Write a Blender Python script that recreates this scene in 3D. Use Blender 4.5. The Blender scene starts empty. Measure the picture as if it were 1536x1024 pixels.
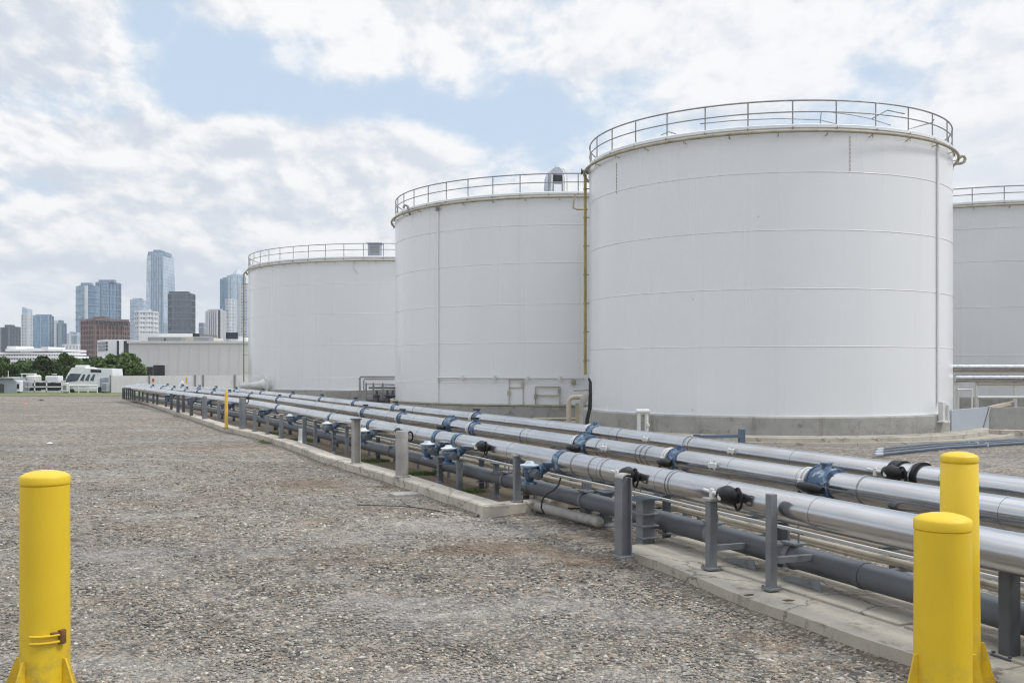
import bpy, math, random
import numpy as np
from mathutils import Vector, Matrix
random.seed(7); RNG = np.random.default_rng(11)
R_ = math.radians
scene = bpy.context.scene
COL = scene.collection
# ---------------------------------------------------------------- camera geometry (metres)
H = 2.0; F = 1536.0; HY = 550.0
def P(x, y, Y): return Vector(((x-768)/F*Y, Y, H-(y-HY)/F*Y))
def G(x, y, z=0.0):
    Y = (H-z)*F/(y-HY); return Vector(((x-768)/F*Y, Y, z))
def lerp(a, b, t): return a+(b-a)*t
# ---------------------------------------------------------------- mesh builder
class MB:
    def __init__(s): s.v = []; s.f = []
    def add(s, vs, fs):
        o = len(s.v); s.v += [Vector(a) for a in vs]; s.f += [tuple(i+o for i in f) for f in fs]; return s
    def box(s, c, size, rz=0, rot=None):
        x, y, z = size[0]/2, size[1]/2, size[2]/2
        vs = [Vector(a) for a in ((-x,-y,-z),(x,-y,-z),(x,y,-z),(-x,y,-z),(-x,-y,z),(x,-y,z),(x,y,z),(-x,y,z))]
        m = rot if rot is not None else Matrix.Rotation(rz, 3, 'Z')
        return s.add([m @ a + Vector(c) for a in vs], [(0,3,2,1),(4,5,6,7),(0,1,5,4),(1,2,6,5),(2,3,7,6),(3,0,4,7)])
    def bbox(s, c, size, b=0.01, rz=0):            # box with chamfered vertical edges and top edge
        x, y, z = size[0]/2, size[1]/2, size[2]/2
        def ring(i, zz): return [(-x+b,-y+i,zz),(x-b,-y+i,zz),(x-i,-y+b,zz),(x-i,y-b,zz),(x-b,y-i,zz),(-x+b,y-i,zz),(-x+i,y-b,zz),(-x+i,-y+b,zz)]
        m = Matrix.Rotation(rz, 3, 'Z'); vs = ring(0,-z)+ring(0,z-b)
        vs += [(a*(1-b/x), bb*(1-b/y), z) for a, bb, _ in ring(0, z)]
        fs = [tuple(range(7,-1,-1)), tuple(range(16,24))]
        for k in range(2):
            for i in range(8): fs.append((k*8+i, k*8+(i+1)%8, k*8+8+(i+1)%8, k*8+8+i))
        return s.add([m @ Vector(a)+Vector(c) for a in vs], fs)
    def beam(s, p0, p1, w, h):                     # rectangular bar between two points
        p0, p1 = Vector(p0), Vector(p1); d = (p1-p0).normalized()
        up = Vector((0,0,1)) if abs(d.z) < .95 else Vector((0,1,0))
        a = d.cross(up).normalized()*w/2; b = a.cross(d).normalized()*h/2
        vs = [p0-a-b, p0+a-b, p0+a+b, p0-a+b, p1-a-b, p1+a-b, p1+a+b, p1-a+b]
        return s.add(vs, [(0,3,2,1),(4,5,6,7),(0,1,5,4),(1,2,6,5),(2,3,7,6),(3,0,4,7)])
    def tube(s, pts, r, seg=10, cap=True, closed=False):
        pts = [Vector(p) for p in pts]; n = len(pts); rs = r if isinstance(r, (list, tuple)) else [r]*n
        o = len(s.v); prev = None
        for i, p in enumerate(pts):
            a = pts[(i-1) % n] if (closed or i > 0) else p
            b = pts[(i+1) % n] if (closed or i < n-1) else p
            t = (b-a).normalized()
            if prev is None:
                up = Vector((0,0,1)) if abs(t.z) < .9 else Vector((0,1,0)); u = t.cross(up).normalized()
            else:
                u = (prev - t*prev.dot(t)).normalized()
            prev = u; w = u.cross(t)
            for k in range(seg):
                an = 2*math.pi*k/seg; s.v.append(p + (u*math.cos(an)+w*math.sin(an))*rs[i])
        m = n if closed else n-1
        for i in range(m):
            for k in range(seg):
                a = o+i*seg+k; b = o+i*seg+(k+1)%seg; c = o+((i+1)%n)*seg+(k+1)%seg; d = o+((i+1)%n)*seg+k
                s.f.append((a, b, c, d))
        if cap and not closed:
            s.f.append(tuple(o+k for k in range(seg-1,-1,-1))); s.f.append(tuple(o+(n-1)*seg+k for k in range(seg)))
        return s
    def axis_lathe(s, p, d, prof, seg=24, caps=True):   # prof: (radius, distance along d)
        p = Vector(p); d = Vector(d).normalized()
        up = Vector((0,0,1)) if abs(d.z) < .9 else Vector((1,0,0))
        u = d.cross(up).normalized(); w = u.cross(d); o = len(s.v); n = len(prof)
        for r, z in prof:
            for k in range(seg):
                a = 2*math.pi*k/seg; s.v.append(p+d*z+(u*math.cos(a)+w*math.sin(a))*max(r, 1e-4))
        for i in range(n-1):
            for k in range(seg):
                s.f.append((o+i*seg+k, o+i*seg+(k+1)%seg, o+(i+1)*seg+(k+1)%seg, o+(i+1)*seg+k))
        if caps:
            s.f.append(tuple(o+k for k in range(seg-1,-1,-1))); s.f.append(tuple(o+(n-1)*seg+k for k in range(seg)))
        return s
    def lathe(s, c, prof, seg=24, caps=True): return s.axis_lathe(c, (0,0,1), prof, seg, caps)
    def prism(s, poly, z0, z1):
        n = len(poly); vs = [(p[0], p[1], z0) for p in poly]+[(p[0], p[1], z1) for p in poly]
        fs = [tuple(range(n-1,-1,-1)), tuple(range(n, 2*n))]+[(i, (i+1)%n, n+(i+1)%n, n+i) for i in range(n)]
        return s.add(vs, fs)
    def plate(s, pts, th):                         # polygon given in 3D, extruded along its normal
        pts = [Vector(p) for p in pts]; n = len(pts)
        nn = (pts[1]-pts[0]).cross(pts[2]-pts[0]).normalized()*th/2
        vs = [p-nn for p in pts]+[p+nn for p in pts]
        return s.add(vs, [tuple(range(n-1,-1,-1)), tuple(range(n,2*n))]+[(i,(i+1)%n,n+(i+1)%n,n+i) for i in range(n)])
    def build(s, name, mat, parent=None, smooth=True, ang=35):
        me = bpy.data.meshes.new(name)
        base = WL.get(parent.name) if parent is not None else None
        if base is None:
            xs = [v.x for v in s.v]; ys = [v.y for v in s.v]
            base = Vector(((min(xs)+max(xs))/2, (min(ys)+max(ys))/2, min(v.z for v in s.v)))
        me.from_pydata([(v-base)[:] for v in s.v], [], s.f); me.update()
        import bmesh
        bm = bmesh.new(); bm.from_mesh(me); bmesh.ops.recalc_face_normals(bm, faces=bm.faces); bm.to_mesh(me); bm.free()
        if smooth:
            me.shade_smooth(); me.set_sharp_from_angle(angle=R_(ang))
        if mat: me.materials.append(mat)
        o = bpy.data.objects.new(name, me); COL.objects.link(o)
        if parent is not None: o.parent = parent
        else: o.location = base
        WL[o.name] = base
        return o
WL = {}
def tag(o, label=None, cat=None, group=None, kind=None):
    if label: o['label'] = label
    if cat: o['category'] = cat
    if group: o['group'] = group
    if kind: o['kind'] = kind
    return o
def thing(name, loc, label, cat, group=None):
    o = bpy.data.objects.new(name, None); o.empty_display_size = .2; COL.objects.link(o)
    o.location = Vector(loc); WL[o.name] = Vector(loc)
    return tag(o, label, cat, group)
# ---------------------------------------------------------------- materials
def newmat(name):
    m = bpy.data.materials.new(name); m.use_nodes = True; nt = m.node_tree
    return m, nt, nt.nodes['Principled BSDF']
def nd(nt, t, **kw):
    n = nt.nodes.new(t)
    for k, v in kw.items():
        if k in n.inputs: n.inputs[k].default_value = v
        else: setattr(n, k, v)
    return n
def ramp(nt, fac, stops, interp='LINEAR'):
    r = nt.nodes.new('ShaderNodeValToRGB'); cr = r.color_ramp; cr.interpolation = interp
    while len(cr.elements) < len(stops): cr.elements.new(.5)
    for e, (p, c) in zip(cr.elements, stops):
        e.position = p; e.color = (*c, 1) if len(c) == 3 else c
    nt.links.new(fac, r.inputs['Fac']); return r
def mix(nt, fac, a, b, mode='MIX'):
    n = nt.nodes.new('ShaderNodeMix'); n.data_type = 'RGBA'; n.blend_type = mode
    for sock, val in ((n.inputs['Factor'], fac), (n.inputs['A'], a), (n.inputs['B'], b)):
        if hasattr(val, 'links'): nt.links.new(val, sock)
        elif isinstance(val, (int, float)): sock.default_value = val
        else: sock.default_value = (*val, 1)
    return n.outputs['Result']
def coords(nt, scale=(1,1,1)):
    tc = nt.nodes.new('ShaderNodeTexCoord'); mp = nt.nodes.new('ShaderNodeMapping'); mp.inputs['Scale'].default_value = scale
    nt.links.new(tc.outputs['Object'], mp.inputs['Vector']); return mp.outputs['Vector']
def noise(nt, vec, scale, detail=4, rough=.55, out='Fac'):
    n = nd(nt, 'ShaderNodeTexNoise', Scale=scale, Detail=detail, Roughness=rough)
    nt.links.new(vec, n.inputs['Vector']); return n.outputs[out]
def simple(name, col, rough=.5, metal=0, var=.12, scale=3, bump=0, bscale=40, stretch=(1,1,1), dark=None, dthr=(.55,.75), dscale=5, spec=.5):
    m, nt, b = newmat(name); v = coords(nt, stretch)
    lo = tuple(c*(1-var) for c in col); hi = tuple(min(1, c*(1+var)) for c in col)
    c = ramp(nt, noise(nt, v, scale, 6), [(.3, lo), (.7, hi)]).outputs['Color']
    if dark:
        k = ramp(nt, noise(nt, v, dscale, 8, .65), [(dthr[0], (0,0,0)), (dthr[1], (1,1,1))]).outputs['Color']
        c = mix(nt, k, c, dark)
    nt.links.new(c, b.inputs['Base Color'])
    b.inputs['Metallic'].default_value = metal; b.inputs['Specular IOR Level'].default_value = spec
    rr = ramp(nt, noise(nt, v, scale*2.3, 5), [(.3, (max(0, rough-.08),)*3), (.7, (min(1, rough+.08),)*3)])
    nt.links.new(rr.outputs['Color'], b.inputs['Roughness'])
    if bump:
        bn = nd(nt, 'ShaderNodeBump', Strength=bump, Distance=.01)
        nt.links.new(noise(nt, v, bscale, 6), bn.inputs['Height']); nt.links.new(bn.outputs['Normal'], b.inputs['Normal'])
    return m
M = {}
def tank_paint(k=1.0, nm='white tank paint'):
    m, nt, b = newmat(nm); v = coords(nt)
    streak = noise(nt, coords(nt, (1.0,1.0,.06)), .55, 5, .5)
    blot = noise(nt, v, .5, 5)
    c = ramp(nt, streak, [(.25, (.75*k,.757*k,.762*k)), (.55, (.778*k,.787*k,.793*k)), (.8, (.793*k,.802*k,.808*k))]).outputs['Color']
    c = mix(nt, ramp(nt, blot, [(.35, (0,0,0)), (.75, (.35,.35,.35))]).outputs['Color'], c, (.715,.725,.73))
    spots = nd(nt, 'ShaderNodeTexVoronoi', Scale=.9); nt.links.new(v, spots.inputs['Vector'])
    k = ramp(nt, spots.outputs['Distance'], [(.012, (1,1,1)), (.03, (0,0,0))]).outputs['Color']
    k2 = mix(nt, .5, k, (0,0,0))
    c = mix(nt, k2, c, (.25,.2,.15))
    st = ramp(nt, noise(nt, coords(nt, (2.6,2.6,.05)), 1.0, 6, .65), [(.60,(0,0,0)),(.74,(.32,.32,.32))]).outputs['Color']
    c = mix(nt, st, c, (.56,.545,.51))
    nt.links.new(c, b.inputs['Base Color'])
    rr = ramp(nt, streak, [(.3, (.22,)*3), (.7, (.34,)*3)]); nt.links.new(rr.outputs['Color'], b.inputs['Roughness'])
    bn = nd(nt, 'ShaderNodeBump', Strength=.12, Distance=.03)
    nt.links.new(noise(nt, coords(nt, (.7,.7,.7)), .8, 2), bn.inputs['Height']); nt.links.new(bn.outputs['Normal'], b.inputs['Normal'])
    b.inputs['Coat Weight'].default_value = .25; b.inputs['Coat Roughness'].default_value = .12
    return m
def concrete(name, col, stain=(.16,.14,.11), joint=0, crack=.75):
    m, nt, b = newmat(name); v = coords(nt)
    c = ramp(nt, noise(nt, v, 1.4, 9, .65), [(.3, tuple(x*.72 for x in col)), (.5, col), (.75, tuple(x*1.15 for x in col))]).outputs['Color']
    s = ramp(nt, noise(nt, coords(nt, (1.5,1.5,.25)), 2.2, 8, .7), [(.56, (0,0,0)), (.75, (.8,.8,.8))]).outputs['Color']
    c = mix(nt, s, c, stain)
    sp = ramp(nt, noise(nt, v, 45, 3), [(.62, (0,0,0)), (.72, (.6,.6,.6))]).outputs['Color']
    c = mix(nt, sp, c, tuple(x*.55 for x in col))
    wv = nd(nt, 'ShaderNodeVectorMath', operation='MULTIPLY_ADD'); nt.links.new(noise(nt, v, 2.5, 6, .65, 'Color'), wv.inputs[0]); wv.inputs[1].default_value = (.45,.45,.45); nt.links.new(v, wv.inputs[2])
    cr = nd(nt, 'ShaderNodeTexVoronoi', Scale=.62); cr.feature = 'DISTANCE_TO_EDGE'; nt.links.new(wv.outputs[0], cr.inputs['Vector'])
    c = mix(nt, ramp(nt, cr.outputs['Distance'], [(.003,(crack,)*3),(.009,(0,0,0))]).outputs['Color'], c, tuple(x*.28 for x in col))
    bl = ramp(nt, noise(nt, v, 3.2, 9, .72), [(.58,(0,0,0)),(.66,(.55,.55,.55))]).outputs['Color']; c = mix(nt, bl, c, tuple(x*.55 for x in stain))
    nt.links.new(c, b.inputs['Base Color']); b.inputs['Roughness'].default_value = .88; b.inputs['Specular IOR Level'].default_value = .3
    bn = nd(nt, 'ShaderNodeBump', Strength=.5, Distance=.01)
    nt.links.new(noise(nt, v, 30, 8, .7), bn.inputs['Height']); nt.links.new(bn.outputs['Normal'], b.inputs['Normal'])
    return m
def cladding():
    m, nt, b = newmat('bright metal cladding'); tc = nt.nodes.new('ShaderNodeTexCoord')
    def along(sc):
        r = nt.nodes.new('ShaderNodeMapping'); r.vector_type = 'TEXTURE'; r.inputs['Rotation'].default_value = (0,0,R_(23.5)); nt.links.new(tc.outputs['Object'], r.inputs['Vector'])
        q = nt.nodes.new('ShaderNodeMapping'); q.inputs['Scale'].default_value = sc; nt.links.new(r.outputs['Vector'], q.inputs['Vector']); return q.outputs['Vector']
    v = coords(nt)
    g = ramp(nt, noise(nt, along((1,.12,1)), 7, 6, .55), [(.3, (.44,.44,.45)), (.6, (.57,.57,.575)), (.8, (.64,.64,.645))]).outputs['Color']
    dirt = ramp(nt, noise(nt, along((1,.3,1)), 4, 8, .7), [(.60, (0,0,0)), (.80, (.5,.5,.5))]).outputs['Color']
    nt.links.new(mix(nt, dirt, g, (.40,.36,.31)), b.inputs['Base Color']); b.inputs['Metallic'].default_value = .95
    nt.links.new(ramp(nt, noise(nt, along((1,.2,1)), 6, 6), [(.3, (.13,)*3), (.7, (.25,)*3)]).outputs['Color'], b.inputs['Roughness'])
    bn = nd(nt, 'ShaderNodeBump', Strength=.10, Distance=.02)
    nt.links.new(noise(nt, along((1,.10,1)), 7, 2), bn.inputs['Height']); nt.links.new(bn.outputs['Normal'], b.inputs['Normal'])
    return m
BROWN = [(-.15,11.2,1.5,.9,.75),(.75,10.6,1.0,.9,.6),(-3.2,17.6,2.2,1.5,.6),(-1.2,14.6,1.2,.7,.5),(-6.8,25.5,2.8,2.6,.6),(-2.6,13.4,1.6,.7,.35),(1.9,7.6,.9,.5,.5),(-8.5,22,2.5,.9,.5),(-12.5,40,3.5,5,.5)]
def patches(nt, c):
    # brown earth showing through, pale dust, long worn tracks: shared by the ground sheet and the loose stones
    pat = noise(nt, coords(nt, (.38,.75,1)), .85, 9, .66)
    c = mix(nt, ramp(nt, pat, [(.54,(0,0,0)),(.70,(.5,.5,.5))]).outputs['Color'], c, (.24,.185,.135))
    tc = nt.nodes.new('ShaderNodeTexCoord'); rag = noise(nt, coords(nt), 1.8, 8, .72); tot = None
    for (bx, by, rx, ry, am) in BROWN:
        mp = nt.nodes.new('ShaderNodeMapping'); mp.inputs['Location'].default_value = (-bx/rx,-by/ry,0); mp.inputs['Scale'].default_value = (1/rx,1/ry,0); nt.links.new(tc.outputs['Object'], mp.inputs['Vector'])
        gr = nt.nodes.new('ShaderNodeTexGradient'); gr.gradient_type = 'SPHERICAL'; nt.links.new(mp.outputs['Vector'], gr.inputs['Vector'])
        q = nd(nt, 'ShaderNodeMath', operation='MULTIPLY'); nt.links.new(gr.outputs['Fac'], q.inputs[0]); q.inputs[1].default_value = am
        if tot is None: tot = q.outputs[0]
        else:
            a_ = nd(nt, 'ShaderNodeMath', operation='MAXIMUM'); nt.links.new(tot, a_.inputs[0]); nt.links.new(q.outputs[0], a_.inputs[1]); tot = a_.outputs[0]
    a_ = nd(nt, 'ShaderNodeMath', operation='MULTIPLY_ADD'); nt.links.new(rag, a_.inputs[0]); a_.inputs[1].default_value = 1.1; nt.links.new(tot, a_.inputs[2])
    c = mix(nt, ramp(nt, a_.outputs[0], [(.80,(0,0,0)),(1.18,(.7,.7,.7))]).outputs['Color'], c, (.20,.148,.105))
    dust = noise(nt, coords(nt, (.3,.6,1)), 1.1, 8, .62)
    c = mix(nt, ramp(nt, dust, [(.36,(.6,.6,.6)),(.50,(0,0,0))]).outputs['Color'], c, (.36,.347,.328))
    rut = ramp(nt, noise(nt, coords(nt, (.32,.8,1)), .5, 8, .66), [(.54,(0,0,0)),(.68,(.6,.6,.6))]).outputs['Color']
    c = mix(nt, rut, c, mix(nt, 1.0, c, (.82,.76,.70), 'MULTIPLY'))
    big = ramp(nt, noise(nt, coords(nt, (.10,.28,1)), 1.0, 6, .6), [(.32,(.80,.80,.81)),(.68,(1.15,1.13,1.10))]).outputs['Color']
    return mix(nt, 1.0, mix(nt, 1.0, c, big, 'MULTIPLY'), (1.01,1.0,.985), 'MULTIPLY')
def gravel():
    m, nt, b = newmat('crushed stone yard'); v = coords(nt); L = nt.links.new
    warp = nd(nt, 'ShaderNodeMix', data_type='VECTOR')
    wn = noise(nt, v, 9, 3, .5, 'Color')
    add = nd(nt, 'ShaderNodeVectorMath', operation='MULTIPLY_ADD'); L(wn, add.inputs[0]); add.inputs[1].default_value = (.06,.06,.0); L(v, add.inputs[2])
    def vor(sc):
        a = nd(nt, 'ShaderNodeTexVoronoi', Scale=sc, Randomness=1.0); a.feature = 'F1'; L(add.outputs[0], a.inputs['Vector'])
        e = nd(nt, 'ShaderNodeTexVoronoi', Scale=sc, Randomness=1.0); e.feature = 'DISTANCE_TO_EDGE'; L(add.outputs[0], e.inputs['Vector'])
        return a, e
    a, e = vor(17); a2, e2 = vor(40)
    def cell(vn):
        s = nd(nt, 'ShaderNodeSeparateColor'); L(vn.outputs['Color'], s.inputs[0])
        return ramp(nt, s.outputs[0], [(0,(.09,.086,.08)),(.22,(.205,.192,.173)),(.5,(.30,.268,.228)),(.72,(.355,.333,.302)),(.86,(.34,.255,.18)),(1,(.60,.57,.52))]).outputs['Color']
    c1 = cell(a); c2 = cell(a2)
    sel = ramp(nt, noise(nt, v, 5, 5), [(.42,(0,0,0)),(.55,(1,1,1))]).outputs['Color']
    c = mix(nt, sel, c2, c1)
    gap = ramp(nt, e.outputs['Distance'], [(0,(.45,)*3),(.12,(1,)*3)]).outputs['Color']
    c = mix(nt, sel, c, mix(nt, 1.0, c, gap, 'MULTIPLY'))
    c = patches(nt, c)
    mid = ramp(nt, noise(nt, coords(nt, (1,.6,1)), 6.5, 8, .8), [(.34,(.48,.48,.49)),(.5,(1,1,1)),(.64,(1.55,1.52,1.48))]).outputs['Color']
    c = mix(nt, .85, c, mix(nt, 1.0, c, mid, 'MULTIPLY'))
    L(c, b.inputs['Base Color']); b.inputs['Roughness'].default_value = .9; b.inputs['Specular IOR Level'].default_value = .25
    hh = nd(nt, 'ShaderNodeMath', operation='ADD'); L(ramp(nt, e.outputs['Distance'], [(0,(0,0,0)),(.25,(1,1,1))]).outputs['Color'], hh.inputs[0])
    L(noise(nt, v, 90, 5), hh.inputs[1])
    bn = nd(nt, 'ShaderNodeBump', Strength=.9, Distance=.02); L(hh.outputs[0], bn.inputs['Height']); L(bn.outputs['Normal'], b.inputs['Normal'])
    return m
def stone_mat():
    m, nt, b = newmat('loose stones'); a = nd(nt, 'ShaderNodeAttribute', attribute_name='tone')
    c = ramp(nt, a.outputs['Fac'], [(0,(.07,.067,.062)),(.25,(.18,.168,.152)),(.5,(.30,.268,.228)),(.74,(.375,.35,.315)),(.86,(.31,.225,.15)),(.94,(.45,.42,.375)),(1,(.66,.63,.58))]).outputs['Color']
    v = coords(nt); c = patches(nt, c); c = mix(nt, .35, c, mix(nt, 1.0, c, ramp(nt, noise(nt, v, 60, 5), [(.3,(.5,)*3),(.7,(1.4,)*3)]).outputs['Color'], 'MULTIPLY'))
    nt.links.new(c, b.inputs['Base Color']); b.inputs['Roughness'].default_value = .85
    return m
def facade(name, glass, frame, fw, fh, mort=.12, rough=.18, metal=0.0):
    """far tower skin: glass panes between slim frames, cell size fw x fh metres; object coordinates"""
    m, nt, b = newmat(name); L = nt.links.new
    tc = nt.nodes.new('ShaderNodeTexCoord'); sp = nd(nt, 'ShaderNodeSeparateXYZ'); L(tc.outputs['Object'], sp.inputs[0])
    ad = nd(nt, 'ShaderNodeMath', operation='ADD'); L(sp.outputs[0], ad.inputs[0])
    ml = nd(nt, 'ShaderNodeMath', operation='MULTIPLY'); L(sp.outputs[1], ml.inputs[0]); ml.inputs[1].default_value = .73; L(ml.outputs[0], ad.inputs[1])
    cb = nd(nt, 'ShaderNodeCombineXYZ'); L(ad.outputs[0], cb.inputs[0]); L(sp.outputs[2], cb.inputs[1])
    br = nd(nt, 'ShaderNodeTexBrick', offset=0.0, squash=1.0); L(cb.outputs[0], br.inputs['Vector'])
    br.inputs['Scale'].default_value = 1; br.inputs['Brick Width'].default_value = fw; br.inputs['Row Height'].default_value = fh
    br.inputs['Mortar Size'].default_value = mort; br.inputs['Mortar Smooth'].default_value = .1
    br.inputs['Color1'].default_value = (*[g*.75 for g in glass], 1); br.inputs['Color2'].default_value = (*[g*1.25 for g in glass], 1)
    br.inputs['Mortar'].default_value = (*frame, 1)
    L(br.outputs['Color'], b.inputs['Base Color'])
    L(ramp(nt, br.outputs['Fac'], [(0,(metal,)*3),(1,(0,0,0))]).outputs['Color'], b.inputs['Metallic'])
    L(ramp(nt, br.outputs['Fac'], [(0,(rough,)*3),(1,(.6,)*3)]).outputs['Color'], b.inputs['Roughness'])
    return m
def leaf_mat(name, lo, hi):
    m, nt, b = newmat(name); a = nd(nt, 'ShaderNodeAttribute', attribute_name='tone')
    nt.links.new(ramp(nt, a.outputs['Fac'], [(0, lo), (1, hi)]).outputs['Color'], b.inputs['Base Color'])
    b.inputs['Roughness'].default_value = .6; b.inputs['Specular IOR Level'].default_value = .3
    return m
M['tank'] = tank_paint(.945); M['tankshaded'] = tank_paint(.80, 'greyed tank paint'); M['clad'] = cladding(); M['gravel'] = gravel(); M['stone'] = stone_mat()  # right edge tank's darker tone is its neighbours' shade put into the colour
M['base'] = concrete('weathered base concrete', (.34,.33,.305), crack=.16); M['pad'] = concrete('pad concrete', (.385,.35,.295), (.19,.16,.125))
M['kerb'] = concrete('kerb concrete', (.49,.44,.37), (.2,.17,.14)); M['dirt'] = concrete('brown earth bed', (.20,.162,.118), (.085,.066,.046), crack=.0)
M['rail'] = simple('galvanised rail', (.28,.28,.275), .5, .5, .15, 4)
M['ringpipe'] = simple('dull beige pipe paint', (.36,.325,.235), .55, 0, .2, 3, dark=(.2,.13,.07), dthr=(.56,.72))
M['ochre'] = simple('ochre riser paint', (.34,.27,.105), .55, 0, .2, 3, dark=(.16,.10,.05), dthr=(.58,.75))
M['tankwhite'] = simple('white pipe paint', (.78,.78,.77), .4, 0, .05, 3)
M['offwhite'] = simple('off white pipe paint', (.62,.615,.59), .45, 0, .08, 3, dark=(.35,.3,.22), dthr=(.62,.8))
def bollard_yellow():
    m, nt, b = newmat('yellow bollard sleeve'); v = coords(nt); L = nt.links.new
    c = ramp(nt, noise(nt, coords(nt, (1,1,.35)), 2.2, 6), [(.3,(.66,.43,.012)),(.7,(.76,.53,.02))]).outputs['Color']
    scr = ramp(nt, noise(nt, coords(nt, (6,6,1.2)), 7, 9, .75), [(.66,(0,0,0)),(.74,(.7,.7,.7))]).outputs['Color']; c = mix(nt, scr, c, (.42,.29,.05))
    chip = ramp(nt, noise(nt, v, 26, 6, .7), [(.70,(0,0,0)),(.73,(.8,.8,.8))]).outputs['Color']; c = mix(nt, chip, c, (.30,.20,.05))
    sp = nd(nt, 'ShaderNodeSeparateXYZ'); L(v, sp.inputs[0]); mr = nd(nt, 'ShaderNodeMapRange'); L(sp.outputs[2], mr.inputs['Value']); mr.inputs['From Min'].default_value = .02; mr.inputs['From Max'].default_value = .5; mr.inputs['To Min'].default_value = 1; mr.inputs['To Max'].default_value = 0
    splash = mix(nt, 1.0, ramp(nt, noise(nt, v, 9, 9, .75), [(.44,(0,0,0)),(.62,(.75,.75,.75))]).outputs['Color'], mr.outputs[0], 'MULTIPLY'); c = mix(nt, splash, c, (.26,.19,.085))
    L(c, b.inputs['Base Color']); L(ramp(nt, noise(nt, v, 5, 6), [(.3,(.38,)*3),(.7,(.58,)*3)]).outputs['Color'], b.inputs['Roughness'])
    bn = nd(nt, 'ShaderNodeBump', Strength=.12, Distance=.01); L(noise(nt, v, 40, 5), bn.inputs['Height']); L(bn.outputs['Normal'], b.inputs['Normal'])
    return m
M['yellow'] = bollard_yellow()
M['yellowpaint'] = simple('yellow post paint', (.68,.47,.06), .5, 0, .12, 4)
M['deadleaf'] = simple('dead leaf', (.10,.055,.028), .8, 0, .3, 30)
M['rust'] = simple('rusty steel', (.17,.085,.03), .8, .2, .4, 18, bump=.4)
M['steel'] = simple('grey painted steel', (.17,.178,.19), .5, .1, .15, 4, bump=.06, dark=(.10,.09,.08), dthr=(.6,.78))
M['steelpale'] = simple('pale weathered post', (.33,.315,.29), .7, 0, .16, 4, bump=.15, dark=(.17,.15,.13), dthr=(.56,.76))
M['steeldark'] = simple('dark painted steel', (.075,.08,.088), .5, .1, .15, 4)
M['greypipe'] = simple('grey painted pipe', (.098,.107,.12), .48, 0, .16, 2, bump=.08, dark=(.085,.08,.075), dthr=(.6,.78))
M['beige'] = simple('beige small pipe', (.47,.41,.32), .5, 0, .1, 3, dark=(.25,.19,.13), dthr=(.58,.78))
M['blue'] = simple('blue valve enamel', (.05,.098,.175), .36, 0, .35, 9, dark=(.30,.36,.42), dthr=(.52,.62), dscale=11)
M['bluegrey'] = simple('blue grey pipe', (.10,.135,.18), .4, .1, .15, 3)
M['navy'] = simple('dark navy flange', (.03,.055,.11), .38, 0, .25, 6, dark=(.16,.2,.26), dthr=(.58,.7), dscale=9)
M['paleblue'] = simple('pale blue valve cap', (.36,.43,.50), .4, 0, .12, 6, dark=(.6,.62,.64), dthr=(.5,.62))
M['black'] = simple('black rubberised handle', (.008,.008,.009), .42, 0, .3, 6, spec=.28)
M['cable'] = simple('black cable', (.02,.02,.022), .55, 0, .2, 6)
M['white'] = simple('white painted sheet', (.74,.75,.76), .45, 0, .06, 1.2)
M['whitefence'] = simple('white site fence', (.60,.60,.60), .55, 0, .08, .8, dark=(.45,.43,.40), dthr=(.58,.75), dscale=1.5)
M['glassdark'] = simple('dark glass', (.02,.025,.032), .1, 0, .2, 1)
M['glassgrey'] = simple('grey tinted glass', (.09,.115,.14), .1, .4, .3, 2)
M['darkfill'] = simple('dark interior', (.03,.03,.032), .8, 0, .3, 1)
M['orange'] = simple('orange sign', (.62,.12,.02), .5, 0, .1, 4)
M['signyellow'] = simple('yellow sign', (.72,.45,.02), .5, 0, .1, 4)
M['bark'] = simple('bark', (.09,.065,.045), .9, 0, .3, 8)
M['leafa'] = leaf_mat('dark leaves', (.030,.058,.018), (.085,.135,.040)); M['leafb'] = leaf_mat('mid leaves', (.045,.085,.022), (.13,.19,.055))
M['soil'] = simple('dark crumbly soil', (.115,.092,.07), .95, 0, .45, 14, bump=.9, bscale=50, dark=(.27,.235,.195), dthr=(.50,.58), dscale=28)
M['grass'] = leaf_mat('grass blades', (.05,.10,.02), (.13,.20,.05))
M['verge'] = simple('grass verge', (.14,.155,.062), .9, 0, .35, .8)
M['far'] = simple('warehouse wall', (.60,.597,.58), .7, 0, .06, .15, stretch=(1,1,.2))
M['cream'] = simple('cream roof', (.56,.53,.47), .7, 0, .12, .2)
M['panelblue'] = simple('grey blue panel', (.37,.40,.45), .5, 0, .06, 1)
M['greyshed'] = simple('grey shed sheet', (.30,.33,.38), .5, 0, .1, 1)
M['litter'] = simple('white litter', (.8,.8,.8), .6)
M['drainwhite'] = simple('white drain plastic', (.72,.72,.70), .4)
# ---------------------------------------------------------------- ground
def axis(vals): return np.array(sorted(set(vals)))
xs = axis(list(np.linspace(-30,30,121))+[-2000,-1000,-500,-200,-90,-50,50,90,200,500,1000,2000])
ys = axis(list(np.linspace(-6,60,133))+[-400,-100,-40,-15,80,110,160,250,450,900,1500,2600])
vv = []
for y in ys:
    for x in xs:
        near = 1 if (abs(x) <= 30 and -6 <= y <= 60) else 0
        z = 0 if not near else .012*math.sin(x*1.7+y*.6)*math.sin(y*.9-x*.4)+.008*math.sin(x*4.1)*math.sin(y*3.3)
        vv.append((x, y, z-.012))
nx = len(xs); ff = [(j*nx+i, j*nx+i+1, (j+1)*nx+i+1, (j+1)*nx+i) for j in range(len(ys)-1) for i in range(nx-1)]
me = bpy.data.meshes.new('ground'); me.from_pydata(vv, [], ff); me.shade_smooth(); me.materials.append(M['gravel'])
ground = bpy.data.objects.new('ground', me); COL.objects.link(ground); tag(ground, 'grey and brown crushed stone yard', None, None, 'structure')
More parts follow.
